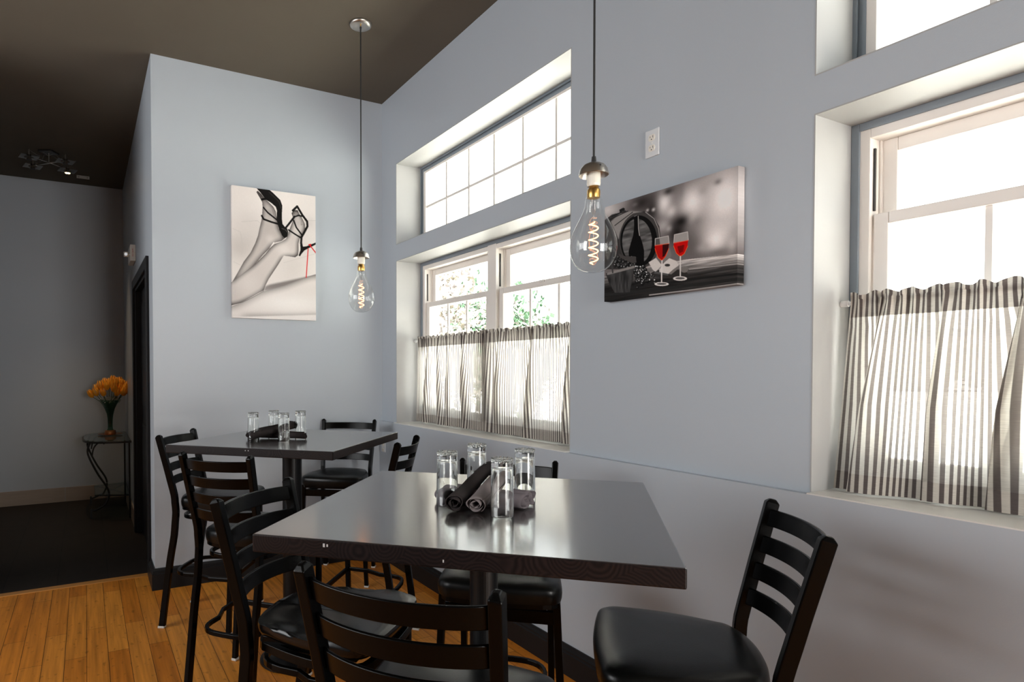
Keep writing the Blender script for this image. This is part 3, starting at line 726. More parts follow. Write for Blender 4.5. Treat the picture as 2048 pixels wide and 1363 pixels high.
# ------------------------------------------------------------------ pendants
def pendant(label, x, y, zbulb, ztop):
    t = thing('pendant_lamp', label, 'pendant lamp', (x, y, ztop), 0, 'bare bulb pendants')
    def Z(v): return zbulb+v-ztop
    bm = BM(); lathe(bm, [(0, 0), (.063, 0), (.0635, -.004), (.061, -.011), (.055, -.016), (.03, -.018), (0, -.0185)], 48); can = obj('canopy', bm, M['nickel'], t, smooth=True)
    for s in (-1, 1):
        bm = BM(); lathe(bm, [(0, -.028), (.003, -.028), (.0035, -.018), (0, -.017)], 12, (s*.011, s*.028, 0)); obj('canopy_screw', bm, M['brass'], can, smooth=True)
    bm = BM(); lathe(bm, [(0, -.048), (.0034, -.048), (.0062, -.018), (0, -.018)], 12); obj('strain_relief', bm, M['rubber'], can)
    bm = BM(); tube(bm, [(0, 0, -.03), (0, 0, -.4), (0, 0, Z(.365))], .0036, 10, up=(1, 0, 0)); obj('cord', bm, M['rubber'], t, smooth=True)
    bm = BM(); lathe(bm, [(0, Z(.372)), (.0065, Z(.372)), (.0085, Z(.351)), (0, Z(.351))], 16); obj('cord_grip', bm, M['rubber'], t)
    bm = BM(); lathe(bm, [(.006, Z(.353)), (.02, Z(.351)), (.034, Z(.344)), (.043, Z(.332)), (.0475, Z(.314)), (.046, Z(.312)), (.0425, Z(.325)), (.036, Z(.336)), (.02, Z(.344)), (.006, Z(.346))], 48, closed=True)
    cp = obj('dome_cap', bm, M['nickel'], t, smooth=True)
    bm = BM(); v = Vector((-.25, -.95, .25)).normalized(); c = Vector((-.012, -.0405, Z(.333))); tube(bm, [c-v*.002, c+v*.0022], .003, 10); obj('cap_screw', bm, M['dark'], cp)
    bm = BM(); lathe(bm, [(0, Z(.346)), (.021, Z(.346)), (.0215, Z(.285)), (.0195, Z(.277)), (0, Z(.277))], 32); obj('socket', bm, M['porcelain'], t, smooth=False)
    bm = BM(); lathe(bm, [(0, Z(.279)), (.0145, Z(.279)), (.0150, Z(.272)), (.0185, Z(.268)), (.0205, Z(.263)), (.0205, Z(.249)), (.0195, Z(.240)), (.0, Z(.240))], 32); obj('bulb_collar', bm, M['brass'], t, smooth=True)
    bm = BM(); lathe(bm, [(0, Z(0)), (.016, Z(.0015)), (.032, Z(.006)), (.047, Z(.0155)), (.059, Z(.029)), (.0685, Z(.049)), (.0733, Z(.070)), (.0740, Z(.086)), (.0722, Z(.106)), (.067, Z(.126)), (.0585, Z(.146)), (.048, Z(.166)), (.0385, Z(.184)), (.031, Z(.202)), (.0275, Z(.218)), (.0265, Z(.231)), (.0235, Z(.241)), (.019, Z(.245))], 56)
    bl = obj('bulb', bm, M['bulb'], t, smooth=True)
    bm = BM(); lathe(bm, [(.0105, Z(.238)), (.0105, Z(.200)), (.006, Z(.194)), (.0022, Z(.186)), (.0022, Z(.045)), (0, Z(.044))], 16); obj('glass_stem', bm, M['bulb'], bl, smooth=True)
    pts = []; n = 190
    for i in range(n+1):
        s = i/n; a = s*2*math.pi*5.6; r = .0145*min(1, .35+s*8, .35+(1-s)*8); pts.append((r*math.cos(a), r*math.sin(a), Z(.165-.138*s)))
    bm = BM(); tube(bm, pts, .0016, 6); obj('filament', bm, M['filament'], bl, smooth=True)
    return t
pendant('bare clear bulb pendant hanging over the far table', 1.4085, 3.293, 1.722, ZC)
pendant('bare clear bulb pendant hanging near in front of the wine canvas', 1.452, 1.497, 1.704, ZC)

# ------------------------------------------------------------------ outlets
def outlet(name, label, x, y, z, m, h=.106, w=.066):
    t = thing(name, label, 'outlet', (x, y, z))
    bm = BM(); box(bm, -.006, 0, -w/2, w/2, -h/2, h/2); obj('cover_plate', bm, m, t, bevel=.003)
    for s in (1, -1):
        bm = BM(); n = 20
        pl = [( .0155*math.cos(2*math.pi*i/n), max(-.0125, min(.0125, .0165*math.sin(2*math.pi*i/n)))) for i in range(n)]
        a = [bm.verts.new((-.0085, p, q+s*.020)) for p, q in pl]; b = [bm.verts.new((-.0055, p, q+s*.020)) for p, q in pl]
        bm.faces.new(a); bm.faces.new(b[::-1])
        for i in range(n): bm.faces.new([a[i], a[(i+1) % n], b[(i+1) % n], b[i]])
        so = obj('socket_face', bm, M['wplate'], t)
        bm = BM(); box(bm, -.0089, -.0084, -.0075, -.0055, s*.02-.001, s*.02+.0075); box(bm, -.0089, -.0084, .0055, .0075, s*.02, s*.02+.0065); tube(bm, [(-.0089, 0, s*.02-.0065), (-.0084, 0, s*.02-.0065)], .0024, 10); obj('slot', bm, M['dark'], so)
    bm = BM(); tube(bm, [(-.0075, 0, 0), (-.0055, 0, 0)], .0028, 12); obj('plate_screw', bm, M['wplate'], t)
    return t
outlet('wall_outlet', 'grey duplex wall outlet above the wine canvas', XW, 1.711, 2.275, M['plate'])
outlet('wall_outlet', 'small grey wall outlet low on the window wall by the corner, behind the far table', XL, 4.128, .822, M['plate'], .072, .066)

# ------------------------------------------------------------------ canvas prints (the picture is stored as colours of a fine grid)
def box_blur(a, r):
    for ax in (0, 1):
        p = np.pad(a, [(r, r) if k == ax else (0, 0) for k in range(a.ndim)], mode='edge'); c = np.cumsum(p, axis=ax)
        c = np.concatenate([np.zeros_like(np.take(c, [0], axis=ax)), c], axis=ax); n = a.shape[ax]
        hi = np.take(c, range(2*r+1, 2*r+1+n), axis=ax); lo = np.take(c, range(0, n), axis=ax); a = (hi-lo)/(2*r+1)
    return a
class Art:
    def __init__(s, nx, ny, to_uv, base):
        s.nx, s.ny, s.to_uv = nx, ny, to_uv; s.img = np.ones((ny, nx, 3))*np.array(base)
        s.X, s.Y = np.meshgrid((np.arange(nx)+.5), (np.arange(ny)+.5))
    def P(s, pts): return [(u*s.nx, v*s.ny) for u, v in (s.to_uv(*p) for p in pts)]
    def mask(s, pts):
        P = s.P(pts); acc = np.zeros((s.ny, s.nx))
        for ox, oy in ((-.25, -.25), (.25, -.25), (-.25, .25), (.25, .25)):
            X, Y = s.X+ox, s.Y+oy; ins = np.zeros(X.shape, bool); n = len(P)
            for i in range(n):
                x0, y0 = P[i]; x1, y1 = P[(i+1) % n]
                if y0 == y1: continue
                c = ((y0 > Y) != (y1 > Y)) & (X < (x1-x0)*(Y-y0)/(y1-y0)+x0); ins ^= c
            acc += ins
        return acc/4
    def line_mask(s, pts, w):
        P = s.P(pts); k = s.px(pts[0], w); d = np.full((s.ny, s.nx), 1e9)
        for (x0, y0), (x1, y1) in zip(P, P[1:]):
            L2 = (x1-x0)**2+(y1-y0)**2+1e-9; t = np.clip(((s.X-x0)*(x1-x0)+(s.Y-y0)*(y1-y0))/L2, 0, 1)
            d = np.minimum(d, np.hypot(s.X-x0-t*(x1-x0), s.Y-y0-t*(y1-y0)))
        return np.clip(k/2-d+.5, 0, 1)
    def px(s, p, w):
        a = s.P([p])[0]; b = s.P([(p[0], p[1]+w)])[0]; return abs(b[1]-a[1])
    def put(s, m, c): m = m[..., None]; s.img = s.img*(1-m)+np.array(c)*m
    def poly(s, pts, c, blur=0):
        m = s.mask(pts); m = box_blur(box_blur(m, blur), blur) if blur else m; s.put(m, c); return m
    def line(s, pts, w, c): s.put(s.line_mask(pts, w), c)
    def blob(s, p, rx, c, a=1., ry=None):
        x, y = s.P([p])[0]; q = s.P([(p[0]+rx, p[1])])[0]; w = s.P([(p[0], p[1]+(ry or rx))])[0]
        ax, ay = max(1, abs(q[0]-x)), max(1, abs(w[1]-y)); m = np.exp(-((s.X-x)/ax)**2-((s.Y-y)/ay)**2)*a; s.put(m, c)
    def disc(s, p, r, c, a=1.):
        x, y = s.P([p])[0]; q = s.P([(p[0]+r, p[1])])[0]; w = s.P([(p[0], p[1]+r)])[0]
        ax, ay = max(.6, abs(q[0]-x)), max(.6, abs(w[1]-y)); m = np.clip((1-np.sqrt(((s.X-x)/ax)**2+((s.Y-y)/ay)**2))*min(ax, ay)+.5, 0, 1)*a; s.put(m, c)
    def shade(s, m, r, dark, light, dirx=0, diry=0):
        b = box_blur(box_blur(m, r), r); g = np.clip((b-.45)/.5, 0, 1)
        if dirx or diry: g = np.clip(g+dirx*(s.X/s.nx-.5)+diry*(s.Y/s.ny-.5), 0, 1)
        col = np.array(dark)[None, None]*(1-g[..., None])+np.array(light)[None, None]*g[..., None]
        s.img = s.img*(1-m[..., None])+col*m[..., None]
def lin(*c):
    if len(c) == 1: c = c*3
    return tuple(((v/255)/12.92 if v/255 < .04045 else ((v/255+.055)/1.055)**2.4) for v in c)
def noise2(ny, nx, sx, sy, seed):
    r = np.random.RandomState(seed); a = r.rand(int(ny/sy)+3, int(nx/sx)+3)
    yy = np.arange(ny)/sy; xx = np.arange(nx)/sx; y0 = yy.astype(int); x0 = xx.astype(int); fy = (yy-y0)[:, None]; fx = (xx-x0)[None]
    fy = fy*fy*(3-2*fy); fx = fx*fx*(3-2*fx); g = lambda i, j: a[np.ix_(y0+i, x0+j)]
    return (g(0, 0)*(1-fx)+g(0, 1)*fx)*(1-fy)+(g(1, 0)*(1-fx)+g(1, 1)*fx)*fy
def canvas_obj(name, label, art, w, h, depth, place):
    """canvas stretched on a frame: grid front (u to the right, v down) plus wrapped sides"""
    nx, ny = art.nx, art.ny; root = thing(name, label, 'wall canvas')
    xs = np.linspace(0, w, nx); zs = np.linspace(0, h, ny)
    V = [(x, 0, -z) for z in zs for x in xs]
    F = [(j*nx+i, (j+1)*nx+i, (j+1)*nx+i+1, j*nx+i+1) for j in range(ny-1) for i in range(nx-1)]
    rim = [(0, i) for i in range(nx)]+[(j, nx-1) for j in range(1, ny)]+[(ny-1, i) for i in range(nx-2, -1, -1)]+[(j, 0) for j in range(ny-2, 0, -1)]
    cols = np.concatenate([art.img.reshape(-1, 3), np.array([art.img[j, i] for j, i in rim])])
    b0 = len(V)
    for j, i in rim: V.append((xs[i], depth, -zs[j]))
    for k in range(len(rim)):
        k2 = (k+1) % len(rim); F.append((rim[k][0]*nx+rim[k][1], rim[k2][0]*nx+rim[k2][1], b0+k2, b0+k))
    me = bpy.data.meshes.new('printed_canvas'); me.from_pydata(V, [], F); ca = me.color_attributes.new('print', 'FLOAT_COLOR', 'POINT')
    ca.data.foreach_set('color', np.concatenate([cols, np.ones((len(cols), 1))], 1).astype(np.float32).ravel()); me.materials.append(M['print'])
    o = bpy.data.objects.new('printed_canvas', me); link(o, root)
    bm = BM(); d = .018
    for a, b, c_, e in ((.003, w-.003, -.003-d, -.003), (.003, w-.003, -h+.003, -h+.003+d)): box(bm, a, b, .004, depth-.001, c_, e)
    box(bm, .003, .003+d, .004, depth-.001, -h+.003+d, -.003-d); box(bm, w-.003-d, w-.003, .004, depth-.001, -h+.003+d, -.003-d)
    obj('stretcher_frame', bm, M['vinyl'], root); place(root); return root
# --- tall canvas: crossed legs in black strappy heels, grey on white, a red ribbon
x0, x1, zt_, zb_ = .861, 1.437, 2.608, 1.738; yC = YB-.035
def uvL(cx, cy):
    p = on_axis(440+cx/4.397, 350+cy/4.397, 1, yC); return ((p.x-x0)/(x1-x0), (zt_-p.z)/(zt_-zb_))
A = Art(240, 360, uvL, lin(226, 221, 218))
for p, r, g in (((300, 560), 200, 205), ((180, 640), 120, 196), ((700, 600), 160, 212), ((640, 820), 160, 206), ((500, 200), 220, 236), ((250, 430), 90, 214), ((780, 420), 60, 210)): A.blob(p, r, lin(g, g-5, g-8), .7)
for q in ([(115, 470), (180, 500), (200, 620), (190, 700)], [(190, 410), (330, 400), (350, 420)], [(700, 400), (840, 400)], [(120, 760), (180, 790)], [(560, 770), (840, 690)]): A.line(q, 3, lin(200, 196, 193))
thigh = [(105, 1150), (200, 1115), (290, 1075), (385, 1022), (450, 1000), (560, 970), (660, 932), (750, 895), (850, 868), (850, 1240), (105, 1255)]
A.poly([(380, 1020), (400, 975), (440, 960), (560, 935), (700, 905), (770, 890), (700, 940), (560, 985), (450, 1010)], lin(140, 134, 132), 2)
m = A.mask(thigh); A.shade(m, 14, lin(135, 130, 128), lin(222, 217, 214)); A.blob((600, 1130), 330, lin(240, 237, 235), .8, 90)
A.poly([(105, 1245), (850, 1225), (850, 1300), (105, 1300)], lin(232, 228, 226), 1)
leg1 = [(105, 945), (160, 850), (210, 760), (270, 680), (310, 600), (335, 530), (350, 460), (365, 400), (372, 340), (375, 280), (372, 240), (350, 200), (320, 150), (332, 138), (362, 165), (392, 205), (430, 240), (470, 280), (490, 320), (500, 380), (505, 430), (515, 470), (540, 520), (570, 555), (540, 580), (490, 590), (460, 605), (430, 650), (380, 700), (320, 770), (260, 840), (200, 890), (150, 920), (105, 950)]
m = A.mask(leg1); A.shade(m, 9, lin(96, 91, 90), lin(196, 190, 187))
A.blob((440, 330), 40, lin(165, 160, 158), .6); A.blob((400, 500), 50, lin(190, 185, 182), .5); A.blob((440, 560), 40, lin(215, 210, 207), .7); A.line([(460, 300), (480, 380)], 5, lin(150, 145, 142))
A.poly([(438, 640), (470, 590), (482, 592), (462, 612), (440, 640)], lin(235, 232, 230))
leg2 = [(105, 1140), (105, 940), (150, 905), (220, 850), (300, 790), (350, 740), (400, 690), (440, 640), (480, 605), (540, 585), (580, 560), (600, 510), (610, 480), (625, 440), (640, 400), (640, 370), (628, 335), (650, 308), (682, 308), (697, 340), (722, 380), (745, 430), (748, 480), (720, 530), (700, 560), (690, 600), (690, 660), (685, 705), (660, 722), (610, 714), (560, 708), (540, 740), (510, 790), (470, 850), (430, 910), (400, 970), (385, 1012), (340, 1035), (280, 1070), (200, 1112), (150, 1130)]
m = A.mask(leg2); A.shade(m, 9, lin(88, 83, 82), lin(206, 200, 197))
A.blob((560, 650), 60, lin(222, 217, 214), .7); A.blob((250, 960), 110, lin(222, 217, 214), .6); A.blob((690, 420), 30, lin(190, 186, 184), .7); A.line([(640, 330), (660, 345), (690, 345)], 4, lin(120, 115, 113)); A.line([(715, 380), (712, 440), (740, 420)], 5, lin(160, 155, 152))
A.line([(105, 1140), (200, 1115), (290, 1072), (385, 1018)], 5, lin(120, 114, 112))
BK = lin(38, 36, 35)
A.poly([(316, 110), (425, 122), (470, 160), (530, 220), (548, 270), (545, 330), (545, 390), (550, 430), (570, 455), (590, 470), (600, 500), (592, 540), (570, 556), (545, 530), (520, 480), (505, 430), (498, 380), (500, 310), (490, 280), (450, 245), (400, 215), (360, 160)], BK)
A.line([(430, 150), (520, 235), (535, 290)], 10, lin(66, 64, 62)); A.line([(545, 470), (575, 480), (590, 500)], 8, lin(90, 88, 86))
for q, w in (([(382, 285), (420, 330), (470, 370), (505, 398)], 14), ([(368, 358), (385, 388), (450, 412), (512, 430)], 17), ([(370, 215), (402, 208)], 20), ([(572, 470), (605, 430), (655, 365)], 18)): A.line(q, w, BK)
A.line([(640, 312), (678, 276), (722, 350), (765, 408), (768, 450), (742, 500), (716, 545), (712, 600)], 20, BK)
A.poly([(704, 590), (722, 592), (728, 628), (760, 625), (850, 588), (850, 606), (785, 640), (742, 662), (718, 690), (702, 714), (690, 707), (706, 660)], BK)
for q, w in (([(650, 368), (690, 355), (722, 362)], 14), ([(648, 400), (670, 460), (718, 525)], 14), ([(603, 482), (660, 520), (712, 552)], 14)): A.line(q, w, BK)
RD = lin(205, 50, 52)
A.line([(774, 645), (757, 898)], 9, RD); A.line([(786, 612), (850, 695)], 10, RD); A.line([(780, 612), (796, 608)], 10, RD)
for nn in (1.0,): A.img = A.img**1.28*1.06*(1+.03*(noise2(360, 240, 2, 2, 1)-.5))[..., None]
def placeL(r): r.location = (x0, yC, zt_)
canvas_obj('wall_canvas', 'tall grey canvas of crossed legs in black heels on the back wall', A, x1-x0, zt_-zb_, .034, placeL)
# --- wide canvas: barrel, bottle, grapes and two glasses of red wine on a wooden table
ya, yb_, ztR, zbR = 1.928, 1.328, 2.072, 1.677; xC = XW-.035
def uvR(cx, cy):
    p = on_axis(1200+cx/5.048, 340+cy/5.048, 0, xC); return ((ya-p.y)/(ya-yb_), (ztR-p.z)/(ztR-zbR))
A = Art(390, 256, uvR, lin(120, 116, 116)); nz = lambda sx, sy, sd: noise2(256, 390, sx, sy, sd)
A.img = np.array(lin(112, 107, 107))[None, None]*np.ones((256, 390, 1))
for p, r, g, a, ry in (((80, 400), 130, 190, .9, 90), ((200, 330), 90, 150, .6, 60), ((420, 330), 120, 45, .9, 90), ((560, 380), 90, 50, .9, 130), ((520, 420), 60, 38, .8, 60), ((650, 330), 70, 205, .95, 120), ((720, 420), 50, 195, .8, 60), ((690, 215), 60, 55, .9, 40), ((640, 560), 70, 175, .7, 60), ((700, 590), 30, 200, .7, 30), ((830, 260), 30, 70, .8, 80),
                       ((930, 330), 130, 216, 1, 170), ((920, 480), 50, 195, .8, 50), ((1060, 200), 60, 120, .8, 50), ((820, 520), 90, 26, 1, 70), ((780, 640), 90, 28, .95, 120), ((960, 720), 110, 92, .8, 130), ((1000, 520), 80, 90, .7, 60), ((1260, 300), 240, 222, 1, 330), ((1240, 560), 200, 190, .8, 120), ((1170, 700), 120, 218, .95, 120), ((1040, 780), 60, 165, .8, 40), ((1100, 110), 120, 165, .7, 50), ((1190, 120), 40, 105, .7, 30), ((1330, 740), 50, 190, .8, 80), ((1180, 830), 120, 95, .6, 40), ((1380, 620), 60, 170, .8, 60), ((540, 400), 16, 190, .8, 16), ((480, 405), 14, 180, .8, 14), ((350, 350), 30, 120, .6, 20)):
    A.blob(p, r, lin(g, g-4, g-5), a, ry)
wood = [(0, 1075), (560, 955), (830, 905), (1420, 842), (1420, 1200), (0, 1400)]
m = A.mask(wood); st = .5*nz(70, 2.2, 4)+.5*nz(30, 1.3, 5)
vv = np.clip((A.Y/256-.60)/.40, 0, 1); tone = np.where(A.Y/256 < .74+.0*A.X, .30, .055)*(.35+1.3*st)
tone = (.52*(1-np.clip((A.Y/256-.70)/.15, 0, 1))+.05)*(.25+1.5*st)*(.4+.9*np.clip(A.X/390-.2, 0, 1))
A.img = A.img*(1-m[..., None])+(tone[..., None]*np.array([1, .95, .93]))*m[..., None]
A.line([(600, 1150), (1000, 1090), (1420, 1040)], 22, lin(40)); A.line([(40, 1260), (500, 1210), (900, 1160), (1420, 1095)], 26, lin(48)); A.line([(500, 1258), (900, 1210), (1420, 1140)], 12, lin(150, 146, 144)); A.line([(300, 1310), (1420, 1175)], 10, lin(36)); A.line([(830, 930), (1420, 868)], 5, lin(200, 196, 194)); A.line([(900, 1000), (1420, 940)], 4, lin(190, 186, 184)); A.line([(900, 1050), (1420, 985)], 6, lin(55))
A.poly([(30, 520), (120, 450), (230, 420), (310, 410), (450, 415), (540, 470), (600, 570), (614, 700), (570, 860), (470, 960), (200, 1000), (30, 1000)], lin(62, 60, 60))
A.poly([(110, 520), (200, 440), (310, 412), (440, 420), (330, 440), (250, 520), (200, 640), (190, 700)], lin(135, 132, 130), 1)
for q in ([(100, 500), (280, 415)], [(150, 560), (330, 425)], [(120, 470), (260, 412)]): A.line(q, 9, lin(38))
el = lambda cx, cy, rx, ry, n=40: [(cx+rx*math.cos(2*math.pi*i/n), cy+ry*math.sin(2*math.pi*i/n)) for i in range(n)]
A.poly(el(400, 710, 205, 282), lin(72, 70, 69)); A.poly(el(392, 715, 186, 258), lin(20)); mh = A.mask(el(375, 720, 150, 228)); gr = nz(26, 4, 8); A.img = A.img*(1-mh[..., None])+((.05+.13*gr)[..., None]*np.array([1, .98, .97]))*mh[..., None]
A.line([(460, 425), (545, 490), (590, 590), (604, 700)], 7, lin(150, 147, 145)); A.poly([(196, 400), (236, 380), (252, 388), (250, 412), (200, 428)], lin(40))
A.poly([(343, 468), (355, 457), (393, 457), (394, 560), (404, 660), (430, 740), (446, 810), (446, 965), (298, 965), (289, 820), (310, 740), (335, 660), (345, 580)], lin(14, 13, 13)); A.line([(386, 465), (389, 590), (400, 660)], 7, lin(170, 167, 165)); A.line([(346, 468), (370, 458)], 6, lin(120))
rs = np.random.RandomState(3)
for i in range(60):
    c = (rs.uniform(140, 360), rs.uniform(870, 985)); r = rs.uniform(12, 17); A.disc(c, r, lin(30)); A.disc((c[0]-4, c[1]-4), r*.45, lin(rs.choice([110, 140, 80])))
A.poly([(60, 1040), (350, 965), (338, 1080), (300, 1220), (240, 1245), (150, 1235), (95, 1150)], lin(52, 50, 50)); mb = A.mask([(60, 1060), (345, 990), (300, 1230), (150, 1235)]); A.img = A.img*(1-.7*mb[..., None])+((.015+.10*nz(5, 20, 9))[..., None]*np.ones(3))*.7*mb[..., None]
A.line([(80, 1045), (345, 975)], 24, lin(128, 125, 123)); A.line([(120, 960), (130, 1030)], 20, lin(70)); A.poly([(185, 840), (260, 870), (360, 870), (370, 930), (330, 940), (200, 880)], lin(75, 72, 71))
for i in range(110):
    t = rs.rand(); c = (rs.uniform(350, 440+130*t), rs.uniform(955+60*t, 1080+110*t)); r = rs.uniform(11, 16); A.disc(c, r, lin(24)); A.disc((c[0]-3, c[1]-4), r*.5, lin(rs.choice([150, 190, 110, 90, 60])))
A.poly(el(700, 1045, 185, 46), lin(58, 56, 55)); A.poly(el(850, 1000, 40, 32), lin(120, 117, 115))
A.poly(el(660, 850, 58, 80), lin(120, 117, 115), 1)
A.poly([(492, 930), (565, 885), (625, 960), (560, 1026), (530, 1000)], lin(186, 182, 179)); A.poly([(600, 1000), (650, 930), (700, 888), (770, 915), (795, 960), (740, 1000), (690, 1045), (600, 1030)], lin(188, 184, 181)); A.poly(el(680, 958, 28, 14), lin(60)); A.poly([(690, 1045), (740, 1000), (795, 960), (800, 985), (720, 1050)], lin(120, 117, 115)); A.poly([(560, 1020), (690, 1045), (690, 1062), (540, 1040)], lin(88))
GL = lin(196, 193, 191)
A.poly([(557, 692), (690, 664), (698, 745), (560, 765)], lin(92, 90, 89)); A.poly([(600, 690), (690, 668), (694, 742), (608, 752)], lin(140, 137, 135))
A.poly([(553, 758), (697, 738), (692, 800), (662, 872), (627, 914), (587, 882), (556, 815)], lin(160, 20, 18)); A.poly([(632, 752), (697, 740), (690, 800), (650, 868), (630, 880)], lin(60, 10, 10)); A.line([(556, 790), (585, 880), (625, 912), (662, 870), (694, 790)], 5, lin(225, 95, 40))
A.line([(556, 760), (558, 692), (690, 664), (698, 740)], 5, GL); A.line([(556, 760), (697, 740)], 5, lin(214, 120, 90)); A.line([(626, 914), (622, 1030), (622, 1135)], 14, GL); A.poly(el(622, 1148, 72, 19), GL); A.poly(el(622, 1146, 50, 10), lin(90))
A.poly([(750, 652), (884, 622), (892, 708), (744, 736)], lin(150, 147, 145)); A.poly([(743, 733), (890, 707), (882, 780), (847, 846), (811, 872), (768, 836), (743, 772)], lin(178, 16, 14)); A.poly([(780, 770), (850, 752), (840, 820), (800, 840)], lin(120, 10, 10)); A.line([(743, 765), (770, 838), (811, 872), (850, 842), (886, 765)], 5, lin(230, 100, 40))
A.line([(744, 735), (750, 652), (884, 622), (891, 706)], 5, GL); A.line([(744, 736), (890, 708)], 5, lin(220, 110, 80)); A.line([(811, 872), (810, 1070)], 14, GL); A.poly(el(808, 1092, 70, 22), GL); A.poly(el(808, 1090, 48, 12), lin(96))
A.img = np.clip(A.img**1.25*1.55*(1+.08*(nz(1.5, 1.5, 12)-.5))[..., None], 0, .92)
def placeR(r): r.location = (xC, ya, ztR); r.rotation_euler = (0, 0, R(-90))
canvas_obj('wall_canvas', 'wide black-and-white wine canvas with red glasses, between the windows', A, ya-yb_, ztR-zbR, .034, placeR)

# ------------------------------------------------------------------ hall: exit sign, ceiling fixture, glass table, vase
t = thing('exit_sign', 'small white exit sign with red letters and lamp head beside the black door', 'exit sign', (XQ, 5.66, 2.365))
bm = BM(); box(bm, -.042, 0, -.03, .25, -.068, .068); obj('housing', bm, M['wplate'], t, bevel=.006)
for i, ch in enumerate('EXIT'):
    cu = bpy.data.curves.new('letter', 'FONT'); cu.body = ch; cu.size = .021; cu.align_x = 'CENTER'; cu.align_y = 'CENTER'; cu.extrude = .0004
    o = bpy.data.objects.new('sign_letter', cu); COL.objects.link(o); dg = bpy.context.evaluated_depsgraph_get()
    me = bpy.data.meshes.new_from_object(o.evaluated_get(dg)); bpy.data.objects.remove(o)
    o = bpy.data.objects.new('sign_letter', me); me.materials.append(M['red']); link(o, t); o.location = (-.022, -.0306, .024-.017*i); o.rotation_euler = (R(90), 0, 0)
bm = BM(); tube(bm, [(-.04, .06, -.005), (-.062, .06, -.005)], .010, 14, up=(0, 0, 1)); lathe(bm, [(0, -.022), (.018, -.02), (.021, 0), (.018, .02), (0, .022)], 18, (-.068, .06, -.005)); lh = obj('lamp_head', bm, M['wplate'], t, smooth=True)
bm = BM(); lathe(bm, [(0, -.003), (.012, -.003), (.012, .003), (0, .003)], 16); o = obj('lamp_lens', bm, M['led'], lh); o.location = (-.070, .040, -.005); o.rotation_euler = (R(90), 0, 0)

t = thing('spotlight_fixture', 'dark ceiling spotlight cluster of smoked glass squares with one lamp lit', 'ceiling light', (-.275, 6.50, ZC), R(14)); t.scale = (.86, .86, .86)
bm = BM(); prism(bm, [(.10, 0), (0, .10), (-.10, 0), (0, -.10)], -.018, 0); obj('ceiling_plate', bm, M['iron'], t, bevel=.003)
bm = BM(); tube(bm, [(0, 0, -.01), (0, 0, -.118)], .006, 10, up=(1, 0, 0)); obj('stem', bm, M['nickel'], t, smooth=True)
bm = BM(); sweep(bm, [(-.20, -.11, -.115), (.20, .11, -.115)], .014, .008); sweep(bm, [(-.11, .20, -.122), (.11, -.20, -.122)], .014, .008); obj('cross_bar', bm, M['nickel'], t)
k = 0
for (cx, cy, zz, lit) in ((-.20, -.11, -.128, 0), (.20, .11, -.128, 1), (-.11, .20, -.128, 0), (.11, -.20, -.128, 0)):
    bm = BM(); s = .082; n = 24; rr = .042
    # square pane with a round hole
    sq = [(s*max(-1, min(1, 1.42*math.cos(2*math.pi*(i+.0)/n))), s*max(-1, min(1, 1.42*math.sin(2*math.pi*i/n)))) for i in range(n)]
    ho = [(rr*math.cos(2*math.pi*i/n), rr*math.sin(2*math.pi*i/n)) for i in range(n)]
    for z_, fl in ((zz, 0), (zz-.005, 1)):
        a = [bm.verts.new((cx+p, cy+q, z_)) for p, q in sq]; b = [bm.verts.new((cx+p, cy+q, z_)) for p, q in ho]
        for i in range(n): bm.faces.new([a[i], a[(i+1) % n], b[(i+1) % n], b[i]])
    obj('glass_square', bm, M['frost'], t)
    bm = BM(); lathe(bm, [(0, zz+.075), (.007, .075+zz), (.009, zz+.06), (.011, zz+.02), (.012, zz), (.026, zz-.028), (.027, zz-.03), (.0, zz-.024)], 20, (cx, cy, 0)); lp = obj('lamp', bm, M['nickel'], t, smooth=True)
    bm = BM(); lathe(bm, [(0, zz-.0285), (.0245, zz-.0285), (.024, zz-.032), (0, zz-.034)], 20, (cx, cy, 0)); obj('lamp_lens', bm, M['halogen'] if lit else M['dark'], lp, smooth=True)
    bm = BM(); tube(bm, smooth_path([(0, 0, -.05), (cx*.3, cy*.3, -.035), (cx*.6+.02, cy*.6, -.085), (cx, cy, zz+.07)], 8), .002, 6); obj('wire', bm, M['nickel'], t, smooth=True)
    if lit:
        d = bpy.data.lights.new('halogen_beam', 'SPOT'); d.energy = 52; d.color = (1, .72, .45); d.spot_size = R(62); d.spot_blend = 1; d.shadow_soft_size = .02
        lo = bpy.data.objects.new('halogen_beam', d); link(lo, t); lo.location = (cx, cy, zz-.045)
o = BM(); box(o, -.058, .058, -.004, .004, -.03, 0); o = obj('metal_plate', o, M['nickel'], bevel=.001); o.location = (-.004, 7.15, ZC); tag(o, 'small brushed metal plate on the hall ceiling by the far wall', 'plate')
for s in (-1, 1):
    bm = BM(); tube(bm, [(s*.038, -.0055, -.017), (s*.038, -.0035, -.017)], .004, 10); obj('screw', bm, M['dark'], o)

